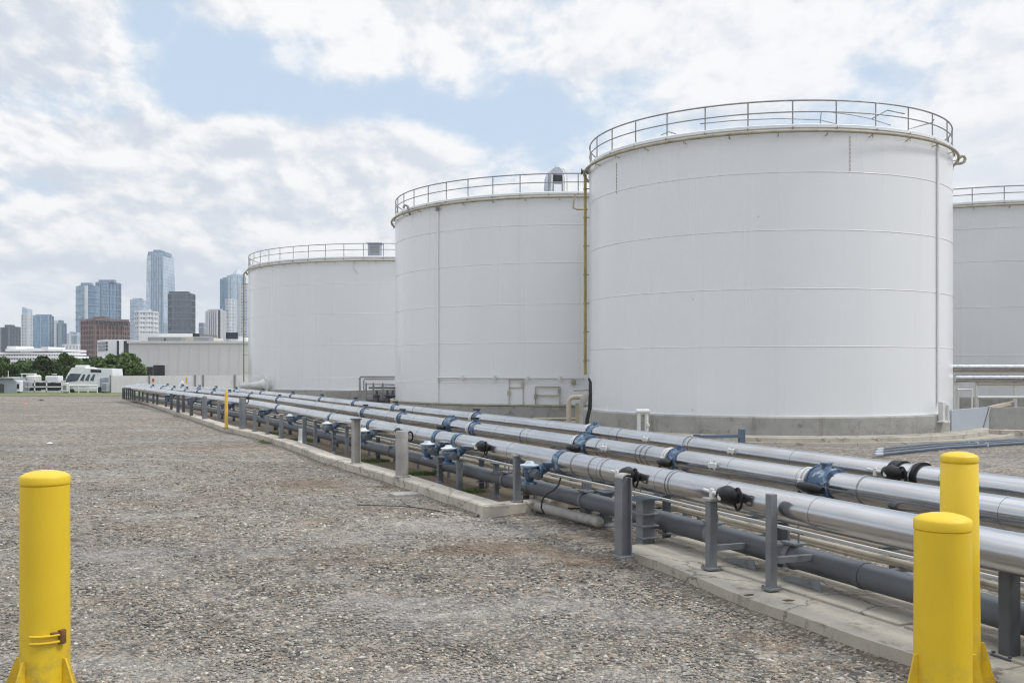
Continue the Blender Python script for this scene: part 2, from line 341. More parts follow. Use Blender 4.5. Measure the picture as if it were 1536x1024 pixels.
# ---------------------------------------------------------------- kerb, pad, earth bed
kpx = [(184,597.5),(211,604),(258,620),(305,636),(334,647),(380,657),(427,672),(481,694),(549,715),(600,731),(658,752),(724,775)]
kpts = [G(x, y) for x, y in kpx]
def offset(pts, d):
    out = []
    for i, p in enumerate(pts):
        a = pts[max(i-1,0)]; b = pts[min(i+1,len(pts)-1)]; t = (b-a); t.z = 0; t.normalize()
        n = Vector((-t.y, t.x, 0)); out.append(p+n*d)
    return out
def strip(outer, width, h, bev=.02):
    """kerb profile swept along outer; inner side to the left of travel"""
    prof = [(0,-.1),(0,h-bev),(bev,h),(width-bev,h),(width,h-bev),(width,-.1)]
    lines = [[Vector((q.x, q.y, z)) for q in offset(outer, d)] for d, z in prof]
    mb = MB(); n = len(outer); k = len(prof)
    vs = [lines[j][i] for i in range(n) for j in range(k)]
    fs = [(i*k+j, i*k+(j+1)%k, (i+1)*k+(j+1)%k, (i+1)*k+j) for i in range(n-1) for j in range(k)]
    fs += [tuple(range(k)), tuple((n-1)*k+j for j in range(k-1,-1,-1))]
    return mb.add(vs, fs)
def resample(pts, step):
    out = [pts[0]]
    for a, b in zip(pts, pts[1:]):
        n = max(1, int((b-a).length/step))
        for i in range(1, n+1): out.append(a.lerp(b, i/n))
    return out
corner_end = Vector((.78, 14.35, 0))
kline = kpts+[kpts[-1]+Vector((.12,.03,0)), corner_end]
kmain = resample(kpts, .9)
for i, p in enumerate(kmain): p2 = p.copy(); p2.x += random.uniform(-.02,.02); kmain[i] = p2
tag(strip(kmain, .34, .16).build('kerb', M['kerb']), 'long pale concrete kerb beside the pipe rack', None, None, 'structure')
c0 = kpts[-1]
tag(strip(resample([c0+Vector((.0,.0,0)), c0+Vector((.1,.0,0)), corner_end], .4), .26, .157).build('kerb', M['kerb']), 'short return of the concrete kerb', None, None, 'structure')
bed = [p+Vector((.0,0,0)) for p in offset(kpts, .2)]
bedpoly = [(p.x, p.y) for p in bed]+[(corner_end.x, corner_end.y+.1)]+[(3.0,14.6),(1.5,20),(-4,30),(-14,50),(-24,66)]
mb = MB(); mb.add([(x, y, .012) for x, y in bedpoly], [tuple(range(len(bedpoly)))])
tag(mb.build('earth_bed', M['dirt'], smooth=False), 'bare brown earth under the pipes', None, None, 'structure')
ppx = [(926,836),(987,858),(1020,872),(1087,902),(1132,920),(1280,974),(1371,1004)]
pnear = [G(x, y) for x, y in ppx]; d = (pnear[-1]-pnear[-3]).normalized(); pnear.append(pnear[-1]+d*6)
pback = [p+Vector((1.45,.55,0)) for p in pnear]; pback[0] = pnear[0]+Vector((.75,.75,0))
pn = resample(pnear, .5)
for p in pn[1:-1]: p.x += random.uniform(-.012,.012); p.y += random.uniform(-.012,.012)
poly = [(p.x, p.y) for p in pn]+[(p.x, p.y) for p in reversed(pback)]
mb = MB(); mb.prism(poly, -.1, .105); n = len(poly); cx = sum(p[0] for p in poly)/n
tag(mb.build('concrete_pad', M['pad'], smooth=False), 'stained concrete pad under the near pipe supports', None, None, 'structure')
mb = MB()
for i in range(0, len(pn)-1):
    pass
# slab upper layer with joints, one sheet piece per bay
for k, (t0, t1) in enumerate(((.02,.30),(.305,.62),(.625,.99))):
    a0 = pnear[1].lerp(pnear[-1], t0); a1 = pnear[1].lerp(pnear[-1], t1)
    o1 = Vector((.30,.115,0)); o2 = Vector((1.42,.54,0))
    mb.prism([((a0+o1).x,(a0+o1).y),((a1+o1).x,(a1+o1).y),((a1+o2).x,(a1+o2).y),((a0+o2).x,(a0+o2).y)], .05, .122)
tag(mb.build('pad_slab', M['pad'], smooth=False), 'raised slabs on the concrete pad', None, None, 'structure')
def soil(line, w0, w1, name, label, step=.12):
    pts = resample(line, step); lo = offset(pts, 0); vs = []; ph = random.random()*9
    for i, p in enumerate(lo):
        q = offset(pts[max(0,i-1):i+2] if len(pts[max(0,i-1):i+2]) > 1 else pts[:2], -1)[min(1,i)]-pts[i] if 0 < i < len(pts)-1 else Vector((0,0,0))
        ww = w0+(w1-w0)*(.5+.25*math.sin(i*.21+ph)+.25*math.sin(i*.57+ph*2))*random.uniform(.7,1.2)
        vs += [(p.x-q.x*.02, p.y-q.y*.02, .026), (p.x+q.x*ww, p.y+q.y*ww, -.016)]
    mb = MB(); mb.add(vs, [(2*i,2*i+1,2*i+3,2*i+2) for i in range(1,len(pts)-2)]); o = mb.build(name, M['soil'], smooth=True); return tag(o, label, None, None, 'structure')
soil(kpts, .06, .26, 'soil_edge', 'dark crumbly soil along the foot of the kerb')
soil(pnear, .04, .20, 'soil_edge', 'dark crumbly soil along the foot of the pad')
soil([c0, corner_end], .04, .2, 'soil_edge', 'dark crumbly soil along the kerb return')
# ---------------------------------------------------------------- pipe rack lines
def path_fn(px, z):
    ks = [G(x, y, z) for x, y in px]
    d0 = (ks[0]-ks[1]).normalized(); ks = [ks[0]+d0*12]+ks
    Ys = np.array([k.y for k in ks]); Xs = np.array([k.x for k in ks])
    from_ = np.linspace(Ys[0], Ys[-1], 400)
    xl = np.interp(from_, Ys, Xs)
    ker = np.exp(-np.linspace(-2,2,61)**2); ker /= ker.sum()
    pad = 30
    ext = np.concatenate([xl[0]-(xl[1]-xl[0])*np.arange(pad,0,-1), xl, xl[-1]+(xl[-1]-xl[-2])*np.arange(1,pad+1)])
    xl = np.convolve(ext, ker, 'valid')
    return from_, xl, z
class Line:
    def __init__(s, px, z): s.Y, s.X, s.z = path_fn(px, z)
    def at(s, Y, off=0, dz=0):
        X = float(np.interp(Y, s.Y, s.X)); X2 = float(np.interp(Y+.2, s.Y, s.X)); X1 = float(np.interp(Y-.2, s.Y, s.X))
        t = Vector((X2-X1, .4, 0)).normalized(); n = Vector((-t.y, t.x, 0))      # n points towards the yard (left)
        return Vector((X, Y, s.z+dz))-n*off, t, n
    def px(s, x, off=0):
        lo, hi = float(s.Y[0])+6, float(s.Y[-1])
        for _ in range(50):
            m = (lo+hi)/2; p, _, _ = s.at(m, off)
            if 768+F*p.x/max(p.y,.1) > x: lo = m
            else: hi = m
        return m
    def pts(s, off=0, dz=0, y0=None, y1=None, step=1.0):
        y0 = float(s.Y[0]) if y0 is None else y0; y1 = float(s.Y[-1]) if y1 is None else y1
        n = max(2, int((y1-y0)/step)); return [s.at(y0+(y1-y0)*i/n, off, dz)[0] for i in range(n+1)]
front = Line([(1499,825),(880,698),(380,606),(190,581)], .8)
midl = Line([(1499,767),(905,671.5),(380,595),(196,579.5)], .8)
back = Line([(1499,732),(880,646.8),(380,588.6),(204,578)], .8)
PR = .138
def band(mb, p, t, r=PR, w=.035, th=.012): mb.axis_lathe(p-t*w/2, t, [(r,0),(r+th,0),(r+th,w),(r,w)], 28)
def valve_wafer(pipe, p, t, n, big=False, handle='down'):
    """blue wafer valve on the clad pipe with flange, clamp and lever"""
    k = 1.08 if big else .78; r = PR*(1.15 if big else 1.0)
    mb = MB(); L = .15*k
    mb.axis_lathe(p-t*L, t, [(PR*.9,0),(r*1.06,0),(r*1.09,.012),(r*1.09,.035*k),(r*1.02,.05*k),(r*1.015,.13*k),(r*1.05,.2*k),(r*1.11,.225*k),(r*1.11,.26*k),(PR*.9,.27*k)], 28)
    for i in range(8):
        a = i*math.pi/4+.2; u = n*math.cos(a)+Vector((0,0,1))*math.sin(a)
        mb.axis_lathe(p-t*(L+.015)+u*r*1.0, t, [(.011,0),(.011,.03)], 6)
        mb.axis_lathe(p+t*(L*.6)+u*r*1.04, t, [(.011,0),(.011,.05)], 6)
    # top neck
    mb.axis_lathe(p+Vector((0,0,r*.9)), (0,0,1), [(.05*k,0),(.045*k,.05),(.06*k,.055),(.06*k,.075)], 12)
    v = mb.build('valve', M['blue'], pipe)
    m2 = MB(); 
    for dd in (L+.04, L+.10): band(m2, p+t*dd, t, PR, .03, .014)
    m2.bbox(p+t*(L+.07)+n*(PR+.02), (.05,.03,.07), .006, math.atan2(t.y, t.x))
    m2.build('clamp', M['offwhite'], v)
    mf = MB(); mf.axis_lathe(p-t*(-L*.66+.012), t, [(PR*.9,0),(r*1.16,0),(r*1.18,.008),(r*1.16,.024),(PR*.9,.028)], 28); mf.build('flange', M['navy'], v)
    m3 = MB()
    if handle == 'down':
        q = p+n*(r*1.12); rz = math.atan2(t.y, t.x)
        m3.axis_lathe(q-Vector((0,0,.02)), n, [(.045,0),(.05,.03),(.035,.06)], 12)
        a = q+n*.10+t*.08-Vector((0,0,.01)); b = a+t*(-.34*k)+Vector((0,0,-.015))
        m3.tube([a, a.lerp(b,.3)+n*.02, a.lerp(b,.7)+n*.02, b], [.036,.05,.055,.034], 12)
        a2 = a-Vector((0,0,.06)); m3.tube([a2, a2-Vector((0,0,.05))+n*.01], [.022,.03], 8)
    else:
        q = p+Vector((0,0,r+.07)); m3.beam(q-t*.02, q+t*.26, .05, .035); m3.axis_lathe(q-Vector((0,0,.03)), (0,0,1), [(.04,0),(.045,.05)], 10)
    m3.build('lever', M['black'], v)
    return v
def valve_lever(pipe, p, t, n, sc=1.0):
    """black padlock-like lever housing with a loop, on a pale bolt strip, at the pipe's yard side"""
    mb = MB(); q = p+n*(PR+.03)+Vector((0,0,.02)); z = Vector((0,0,1))
    prof = [(-.16,.00,.035),(-.12,.01,.062),(-.04,.02,.075),(.04,.012,.068),(.10,.02,.055),(.13,.02,.03)]
    mb.tube([q-t*a*sc+z*b*sc+n*.02 for a, b, c in prof], [c*sc for a, b, c in prof], 14)
    v = mb.build('lever_handle', M['black'], pipe)
    m2 = MB(); c = q-t*.10*sc+n*.025
    m2.tube([c-t*(.055*math.cos(a)+.01)*sc*1.0+z*(.085*math.sin(a))*sc for a in np.linspace(0, 2*math.pi, 22)[:-1]], .011*sc, 8, closed=True)
    m2.build('loop', M['black'], v)
    m3 = MB(); m3.axis_lathe(q+t*.06*sc+n*.07*sc, n, [(.028*sc,0),(.026*sc,.02)], 10); m3.build('bolt_head', M['offwhite'], v)
    m4 = MB(); m4.tube([q+t*.12*sc, q+t*.42*sc+z*.02], [.018,.014], 8); m4.bbox(q+t*.30*sc+z*.0, (.05,.03,.09), .005, math.atan2(t.y,t.x))
    m4.build('bolt_strip', M['offwhite'], v)
    return v
def valve_cap(pipe, p, t, n, sc=1.0, cap='paleblue', side=.30):
    """hanging blue valve body with a wide pale mushroom cap, on the yard side under the pipe"""
    q = p+n*side*1.0+Vector((0,0,-.10)); z = Vector((0,0,1)); mb = MB()
    mb.lathe(q-z*.22*sc, [(.10*sc,0),(.10*sc,.03*sc),(.05*sc,.04*sc),(.075*sc,.10*sc),(.085*sc,.16*sc),(.11*sc,.17*sc),(.115*sc,.20*sc),(.10*sc,.215*sc)], 18)
    mb.tube([q-z*.08*sc, q-n*side*.5-z*.05*sc, p-z*.06], [.07*sc,.065*sc,.08*sc], 12)
    mb.axis_lathe(q-n*side*.35-z*.055*sc, -n, [(.10*sc,0),(.105*sc,.01),(.105*sc,.04),(.10*sc,.05)], 16)
    v = mb.build('valve', M['blue'], pipe)
    mc = MB(); mc.lathe(q-z*.01*sc, [(.07*sc,0),(.125*sc,.03*sc),(.135*sc,.045*sc),(.13*sc,.055*sc),(.075*sc,.066*sc),(.06*sc,.085*sc),(.05*sc,.10*sc),(0,.102*sc)], 20)
    mc.build('cap', M[cap], v)
    m3 = MB(); m3.axis_lathe(q-t*.09*sc-z*.08*sc, -t, [(.055*sc,0),(.06*sc,.02),(.045*sc,.13*sc),(.06*sc,.15*sc),(.06*sc,.18*sc)], 12); m3.build('actuator', M['steeldark'], v)
    return v
def pipeline(line, label):
    p0 = line.at(12)[0]; p0.z = 0
    o = thing('pipeline', p0, label, 'pipeline')
    sm = MB(); sm.tube(line.pts(step=.8), PR, 40); Y = 4.2
    while Y < line.Y[-1]-2:
        p, t, n = line.at(Y); band(sm, p, t, PR-.002, .022, .006); Y += random.choice((1.2,2.4,1.8))+random.uniform(-.05,.05)
    sm.build('pipe_jacket', M['clad'], o)
    return o
pf = pipeline(front, 'silver clad pipeline nearest the gravel yard, running right behind the kerbside posts')
pm = pipeline(midl, 'middle one of the three parallel silver clad pipelines')
pb = pipeline(back, 'silver clad pipeline nearest the tanks, rearmost of the three')
for x, big, h in ((1240,1,'down'),(1020,0,'down'),(880,1,'down'),(716,0,'up'),(678,1,'down'),(606,0,'up'),(550,0,'up'),(420,0,'up'),(378,0,'down'),(345,0,'up'),(322,0,'up'),(300,0,'down'),(281,0,'up'),(262,0,'up'),(245,0,'down'),(230,0,'up')):
    p, t, n = midl.at(midl.px(x)); valve_wafer(pm, p, t, n, bool(big), h)
for x in (893,595,535,484,440,395,355,325,300,275,252,718): 
    p, t, n = back.at(back.px(x)); valve_wafer(pb, p, t, n, False, 'up' if x != 893 else 'down')
p, t, n = back.at(back.px(1362)); v = valve_lever(pb, p, t, n, 1.1)
mb = MB(); band(mb, p+t*.12, t, PR, .14, .02); band(mb, p-t*.22, t, PR, .05, .03); mb.build('clamp', M['black'], pb)
for x, s in ((968,1.12),(1122,1.12),(742,1.1),(612,.8)):
    p, t, n = front.at(front.px(x)); valve_lever(pf, p, t, n, s)
for x, s, c in ((826,.95,'paleblue'),(700,.95,'paleblue'),(667,.95,'paleblue'),(567,1.0,'offwhite'),(510,.9,'offwhite'),(452,.9,'paleblue'),(408,.9,'bluegrey'),(352,1.0,'bluegrey'),(318,.9,'bluegrey'),(296,1.1,'bluegrey'),(262,1.1,'bluegrey')):
    p, t, n = front.at(front.px(x)); valve_cap(pf, p, t, n, s, c)
for x in (845,690,660,560,500,420):
    p, t, n = front.at(front.px(x)); mb = MB()
    mb.axis_lathe(p-t*.1, t, [(PR*.9,0),(PR*1.09,0),(PR*1.09,.03),(PR*1.02,.04),(PR*1.02,.10),(PR*1.09,.11),(PR*1.09,.14),(PR*.9,.14)], 24); mb.build('flange', M['blue'], pf)
for ln, ob, pxs in ((front, pf, (870,897,1014,1018,1462,915)), (midl, pm, (905,965,972,980,1300,790)), (back, pb, (625,1035,1042,1375,1345,935))):
    for x in pxs: mb = MB(); p, t, n = ln.at(ln.px(x)); band(mb, p, t, PR, .03, .012); mb.build('clamp', M['clad'], ob)
# pale bracket with stud boxes on top of the middle and rear pipes
for ln, ob, x in ((midl, pm, 920), (midl, pm, 1085), (back, pb, 980), (back, pb, 1110)):
    p, t, n = ln.at(ln.px(x)); mb = MB(); rz = math.atan2(t.y, t.x)
    mb.bbox(p+n*(PR+.015)+Vector((0,0,.03)), (.14,.05,.06), .008, rz)
    for s in (-.05,.05): mb.tube([p+n*(PR+.02)+t*s+Vector((0,0,-.02)), p+n*(PR+.02)+t*s+Vector((0,0,.10))], .012, 8)
    mb.build('bracket', M['offwhite'], ob)
# lower pipes
def low_pipe(name, line, off, z, r, mat, label, y0=None, y1=None, seg=20, flanges=(), step=1.0, cat='pipe', wob=0):
    pts = line.pts(off, z-line.z, y0, y1, step)
    if wob:
        for i, p in enumerate(pts): p.z += random.uniform(-wob, wob); p.x += random.uniform(-wob, wob)
    base = pts[len(pts)//2].copy(); base.z = 0
    o = thing(name, base, label, cat); mb = MB(); mb.tube(pts, r, seg); mb.build('pipe_body', mat, o)
    if flanges:
        for Y in flanges:
            f = MB(); p, t, n = line.at(Y, off, z-line.z); f.axis_lathe(p-t*.03, t, [(r,0),(r*1.06,.0),(r*1.06,.06),(r,.06)], 20)
            f.build('weld_collar', mat, o)
    return o
low_pipe('grey_pipe', front, .28, .31, .105, M['greypipe'], 'thick matt grey pipe lying low behind the kerbside posts', 0, 60, 24, (8.2,11.3,14.4,16.8,19.5))
low_pipe('grey_pipe', front, .75, .50, .075, M['greypipe'], 'thinner matt grey pipe running above and behind the thick low one', 12.8, 58, 20, (15,18,21))
low_pipe('small_pipe', front, .62, .40, .026, M['beige'], 'beige small bore pipe, nearest of the beige bundle', 0, 52, 10)
low_pipe('small_pipe', front, .78, .33, .022, M['beige'], 'thin beige pipe lying lowest in the beige bundle', 0, 52, 10, wob=.01)
low_pipe('small_pipe', front, .95, .42, .028, M['beige'], 'beige pipe second from the back of the beige bundle', 0, 40, 10)
low_pipe('small_pipe', front, 1.15, .34, .020, M['beige'], 'thin beige pipe at the back of the bundle, under the middle pipeline', 0, 40, 8, wob=.01)
low_pipe('small_pipe', front, .46, .22, .024, M['beige'], 'beige pipe running low right behind the thick grey pipe', 0, 30, 10, wob=.006)
low_pipe('conduit', front, .20, .565, .017, M['offwhite'], 'thin pale conduit slung just under the front pipeline', 0, 36, 8, wob=.006, cat='conduit')
low_pipe('conduit', midl, .10, .57, .02, M['steeldark'], 'thin dark conduit slung just under the middle pipeline', 0, 36, 8, wob=.006, cat='conduit')
low_pipe('blue_pipe', front, .62, .60, .03, M['bluegrey'], 'dark blue pipe tucked between the front and middle pipelines', 0, 24, 12)
low_pipe('blue_pipe', midl, .55, .60, .03, M['bluegrey'], 'dark blue pipe tucked between the middle and rear pipelines', 0, 26, 12)
low_pipe('blue_pipe', front, 1.05, .56, .045, M['bluegrey'], 'thicker slate blue pipe below the middle pipeline near the yellow bollards', 0, 11.5, 12)
# capped pipe stub on the gravel by the kerb corner
a = G(817,762,.09); b = G(897,782,.09); mb = MB(); dd = (b-a).normalized()
o = thing('pipe_stub', (a+b)/2-Vector((0,0,.09)), 'short grey capped pipe stub lying on the gravel by the kerb corner', 'pipe')
mb.tube([a-dd*.2, a, b], .068, 20); mb.build('pipe_body', M['steelpale'], o)
mb = MB(); mb.axis_lathe(b-dd*.002, dd, [(.070,-.03),(.070,.0),(.066,.03),(.05,.055),(.02,.068),(0,.07)], 20); mb.build('end_cap', M['steelpale'], o)
pts = [P(841,716,13.0), P(838,727,12.95), P(830,735,12.9), P(819,741,12.9), P(813,750,12.9), P(812,762,12.9), P(817,771,12.9)]
mb = MB(); mb.tube(pts, .012, 8); tag(mb.build('cable', M['cable']), 'black cable hanging from a valve down to the pipe stub', 'cable')
pts = [G(536,757,.01), G(560,757.5,.012), G(600,758.5,.012), G(618,760,.012), G(640,763,.012), G(668,768,.01)]
mb = MB(); mb.tube(pts, .007, 6); mb.tube([G(600,748,.03), G(606,755,.012), G(618,760,.012)], .006, 6)
tag(mb.build('cable', M['cable']), 'thin dark cable lying on the gravel in front of the kerb', 'cable')
# ---------------------------------------------------------------- posts
def frame_dir(pt):   # rack direction at that depth
    _, t, n = front.at(max(5, min(60, pt.y))); return math.atan2(t.y, t.x)
def post_box(x, yb, yt, w, z, label, group, cap=False, mat='steel', plate=True, arm=False):
    g = G(x, yb, z); g0 = Vector((g.x, g.y, z-.004)); top = P(x, yt, g.y).z; ww = w/F*g.y*.84; rz = frame_dir(g)-math.pi/2
    o = thing('support_post', g0, label, 'post', group)
    mb = MB(); mb.bbox((g.x, g.y, (top+z-.004)/2), (ww, ww, top-z+.004), ww*.07, rz); mb.build('post', M[mat], o)
    if plate:
        mb = MB(); mb.bbox((g.x, g.y, z+.006), (ww*1.7, ww*1.7, .02), .003, rz)
        for sx in (-1,1):
            for sy in (-1,1): mb.lathe(Matrix.Rotation(rz,3,'Z') @ Vector((sx*ww*.68, sy*ww*.68, 0))+Vector((g.x,g.y,z+.01)), [(.012,0),(.012,.02)], 6)
        mb.build('base_plate', M[mat], o)
    if cap:
        mb = MB(); mb.bbox((g.x, g.y, top+.012), (ww*1.5, ww*1.5, .026), .004, rz); mb.build('cap_plate', M['steelpale'], o)
    if arm:
        _, t, n = front.at(g.y); m2 = MB()
        za = z+.30*(top-z); q = Vector((g.x,g.y,za)); m2.beam(q-n*ww*.45, q-n*.42, .06, .05); m2.build('arm', M[mat], o)
        m3 = MB(); c = q-n*.30; c.z = z; m3.plate([c+t*.28+Vector((0,0,.012)), c-t*.28+Vector((0,0,.012)), c-t*.24+Vector((0,0,.10)), c+t*.20+Vector((0,0,.05))], .012); m3.build('brace', M[mat], o)
    return o
def post_h(x, yb, yt, w, z, label, group, hood=False, mat='steel'):
    g = G(x, yb, z); g0 = Vector((g.x, g.y, z-.004)); top = P(x, yt, g.y).z; ww = w/F*g.y*.78; rz = R_(28)
    o = thing('support_post', g0, label, 'post', group); mt = Matrix.Rotation(rz,3,'Z'); mb = MB(); hh = top-z
    for s in (-1,1): mb.box(Vector((g.x,g.y,z+hh/2))+mt @ Vector((s*ww*.46,0,0)), (.014, ww*.9, hh), rz)
    mb.box((g.x,g.y,z+hh/2-.001), (ww*.92-.014, .014, hh-.004), rz); mb.build('post', M[mat], o)
    mb = MB(); mb.bbox((g.x,g.y,z+.004), (ww*1.35, ww*1.35, .022), .004, rz); mb.build('base_plate', M[mat], o)
    if hood:
        mb = MB(); c = Vector((g.x,g.y,top)); n_ = 10; pts = []
        for i in range(n_+1):
            a = math.pi-math.pi*.62*i/n_; pts.append((math.cos(a)*ww*.62+.02, math.sin(a)*ww*.42))
        vs = []; 
        for s in (-1,1):
            for (u, v_) in pts: vs.append(c+mt @ Vector((u, s*ww*.48, v_-.01)))
            for (u, v_) in pts: vs.append(c+mt @ Vector((u*.86, s*ww*.48, v_*.82-.012)))
        k = n_+1; fs = []
        for i in range(n_):
            fs += [(i,i+1,2*k+i+1,2*k+i), (k+i,3*k+i,3*k+i+1,k+i+1), (i,k+i,k+i+1,i+1), (2*k+i,2*k+i+1,3*k+i+1,3*k+i)]
        fs += [(0,2*k,3*k,k),(k-1,2*k-1,4*k-1,3*k-1)]
        mb.add(vs, fs); mb.build('hood', M['steelpale'], o)
    else:
        mb = MB(); mb.bbox((g.x,g.y,top+.01), (ww*1.25, ww*1.25, .024), .004, rz); mb.build('cap_plate', M['steeldark'], o)
    return o
def post_thick(x, yb, yt, w, z, label, group, rounded=False, mat='steelpale'):
    g = G(x, yb, z); g0 = Vector((g.x, g.y, z-.004)); top = P(x, yt, g.y).z; r = w/F*g.y*.5; hh = top-z
    o = thing('support_post', g0, label, 'post', group); mb = MB()
    if rounded: pr = [(r,0),(r,hh-r*.9),(r*.92,hh-r*.45),(r*.6,hh-r*.12),(0,hh)]
    else: pr = [(r,0),(r*.98,hh*.5),(r,hh-.03),(r*.93,hh-.004),(0,hh)]
    mb.lathe((g.x,g.y,z-.004), pr, 20); mb.build('post', M[mat], o)
    mb = MB(); mb.lathe((g.x,g.y,z-.004), [(r*1.25,0),(r*1.25,.02),(r*1.05,.03)], 20); mb.build('base_plate', M[mat], o)
    if not rounded:
        mb = MB(); c = Vector((g.x+r*1.25, g.y, top-.10)); mb.tube([c+Vector((.045*math.cos(a), 0, .075*math.sin(a))) for a in np.linspace(0,2*math.pi,18)[:-1]], .014, 8, closed=True); mb.build('loop', M['black'], o)
    return o
def jack(x, yb, yt, w, z, label, group):
    g = G(x, yb, z); g0 = Vector((g.x, g.y, z-.004)); top = P(x, yt, g.y).z; ww = w/F*g.y; hh = top-z; rz = frame_dir(g)
    o = thing('pipe_stand', g0, label, 'stand', group); mb = MB()
    mb.bbox((g.x,g.y,z+hh/2), (ww*.55, ww*.55, hh), .006, rz); mb.build('stem', M['steel'], o)
    mb = MB()
    for q in (.30,.52,.74): mb.bbox((g.x,g.y,z+hh*q), (ww*.95, ww*.72, .014), .002, rz)
    mb.build('collar', M['steel'], o)
    mb = MB(); mb.lathe((g.x,g.y,z-.004), [(ww*.62,0),(ww*.62,.016),(ww*.30,.05),(ww*.24,.09)], 16); mb.build('foot', M['steel'], o)
    mb = MB(); mb.bbox((g.x,g.y,top+.008), (ww*1.1, ww*.9, .022), .003, rz); mb.build('saddle', M['bluegrey'], o)
    return o
GP = 'steel posts along the pipe rack'; ZP = .122; ZK = .16; ZB = .012
post_box(1514,985,852,27,.105,'dark grey square post under the front pipeline, right of the yellow bollards',GP,mat='steeldark')
post_box(1157,883,740,15.5,ZP,'grey square post rising past the front pipeline, nearer of the pair on the pad',GP,arm=True)
post_box(1067,852,750,16,ZP,'shorter grey square post ending under the front pipeline, farther of the pair on the pad',GP,cap=True,arm=True)
post_h(935,834,716,25,.105,'wide flanged steel post with a hooded top at the left end of the concrete pad',GP,hood=True)
post_box(880,783,708,14,0,'grey square post standing on gravel at the end of the capped pipe stub',GP)
post_box(775,752,684,11,ZK,'slim grey post with a flat cap just left of the kerb corner',GP,cap=True)
jack(744,746,696,14,ZB,'dark grey pipe stand with collars, nearest the kerb corner','stands under the grey pipe')
post_box(689,735,688,9.5,ZB,'slim grey post under a pale capped valve, between two pipe stands',GP,cap=True)
jack(968,828,748,38,.0,'heavy dark pipe stand with stacked plates directly behind the hooded post','stands under the grey pipe')
jack(909,788,738,26,.0,'dark pipe stand with collars just left of the hooded post','stands under the grey pipe')
jack(660,723,686,14,ZB,'dark grey pipe stand just right of the thick pale round post','stands under the grey pipe')
post_thick(603,715,645,19.5,ZK,'thick pale round post with a black loop at its top',GP)
post_h(534,695,629,14,ZK,'wide flanged grey post with a dark cap plate on the kerb',GP,mat='steelpale')
post_box(520,687,632,6,ZB,'slim grey post just left of the wide flanged post with a dark cap',GP)
jack(501,680,646,10,ZB,'dark grey pipe stand behind the kerb, left of the wide flanged post','stands under the grey pipe')
post_box(473,675,631,5.5,ZB,'slim grey post, right one of the pair beside the white drain pipe',GP,cap=True)
post_box(456.6,670,625,6.5,ZB,'slim grey post directly right of the white drain pipe',GP)
post_box(422,657,622,6,ZK,'slim grey post beside the green moss patch left of the white drain pipe',GP,cap=True)
post_box(401,651,622,4.6,ZK,'slim grey post second to the right of the stout square-shouldered post',GP)
post_box(382,647,613,5.5,ZK,'slim grey post next right of the stout post that follows the thin yellow one',GP)
post_thick(364,643,596,10,ZK,'stout grey round post next right of the thin yellow post',GP,mat='steel')
post_box(328,631,601,4.8,ZK,'slim grey post directly left of the thin yellow post',GP)
post_thick(307,628,593,7.4,ZK,'stout grey post with a rounded top, left of the thin yellow post',GP,rounded=True,mat='steel')
ords = ['first','second','third','fourth','fifth','sixth','seventh','eighth','ninth','tenth']
for i, (x, yb, yt, w) in enumerate(((287,622,596,4.8),(275,617,592,4),(267,617,592,4.4),(257,613,590,3.6),(249,609,590,3.2),(236,606,588,3),(230,604.5,587,3),(221,602.5,586,3),(214,601,585,2.8),(209,600,584,2.6))):
    post_box(x,yb+1,yt,w*1.15,ZK,f'grey kerbside post, {ords[i]} to the left of the round-topped post',GP,plate=False,mat='steeldark')
for i, x in enumerate((202,199,196,193,190,187,184.5)):
    post_box(x,598+.25*(x-184)*.5,581.5,2.6,ZK,'dark post in the tight cluster at the far left end of the pipe rack',GP,plate=False,mat='steeldark')
# thin yellow post
g = G(339.5,642.6,ZK); top = P(339.5,583,g.y).z; r = 5.2/F*g.y/2
o = thing('marker_post', g, 'thin pointed yellow post standing on the kerb', 'post')
mb = MB(); mb.lathe(g, [(r,0),(r,(top-g.z)*.86),(r*.9,(top-g.z)*.9),(r*.25,top-g.z)], 10); mb.build('post', M['yellowpaint'], o)
mb = MB(); mb.lathe(g, [(r*2,0),(r*2,.015),(r*1.1,.02)], 12); mb.build('base_plate', M['rust'], o)
# white drain pipe with foot
g = G(451,665,ZB); top = P(451,640,g.y).z; o = thing('drain_pipe', g, 'white plastic drain pipe with a wide foot behind the kerb', 'pipe')
mb = MB(); mb.tube([g, g+Vector((0,0,(top-g.z)*.9))], .055, 14); mb.build('riser', M['drainwhite'], o)
mb = MB(); mb.lathe(g, [(.19,0),(.19,.03),(.07,.07),(.065,.18)], 18); mb.build('foot', M['drainwhite'], o)
# supports under the middle and rear lines
GS = 'steel supports under the rear pipelines'
for ln, nm, k in ((midl,'middle',0),(back,'rear',1)):
    for i, Y in enumerate((6.2,9.6,13.0,16.6,20.4,24.5,29,34)):
        p, t, n = ln.at(Y+.5*k); q = Vector((p.x,p.y,0)); rz = math.atan2(t.y,t.x)
        o = thing('pipe_support', q, f'grey T-shaped steel support under the {nm} pipeline', 'support', GS)
        mb = MB(); mb.bbox((q.x,q.y,.31), (.09,.09,.64), .006, rz); mb.build('leg', M['steel'], o)
        mb = MB(); mb.bbox((q.x,q.y,.645), (.10,.55,.035), .006, rz); mb.build('crossbar', M['steel'], o)
GL = 'low brackets under the small pipes'
proto = None
def copy_tree(o, loc, rz):
    c = o.copy(); COL.objects.link(c); c.location = loc; c.rotation_euler = (0,0,rz); WL[c.name] = Vector(loc)
    for ch in o.children:
        d_ = ch.copy(); COL.objects.link(d_); d_.parent = c
    return c
Yk = 5.6
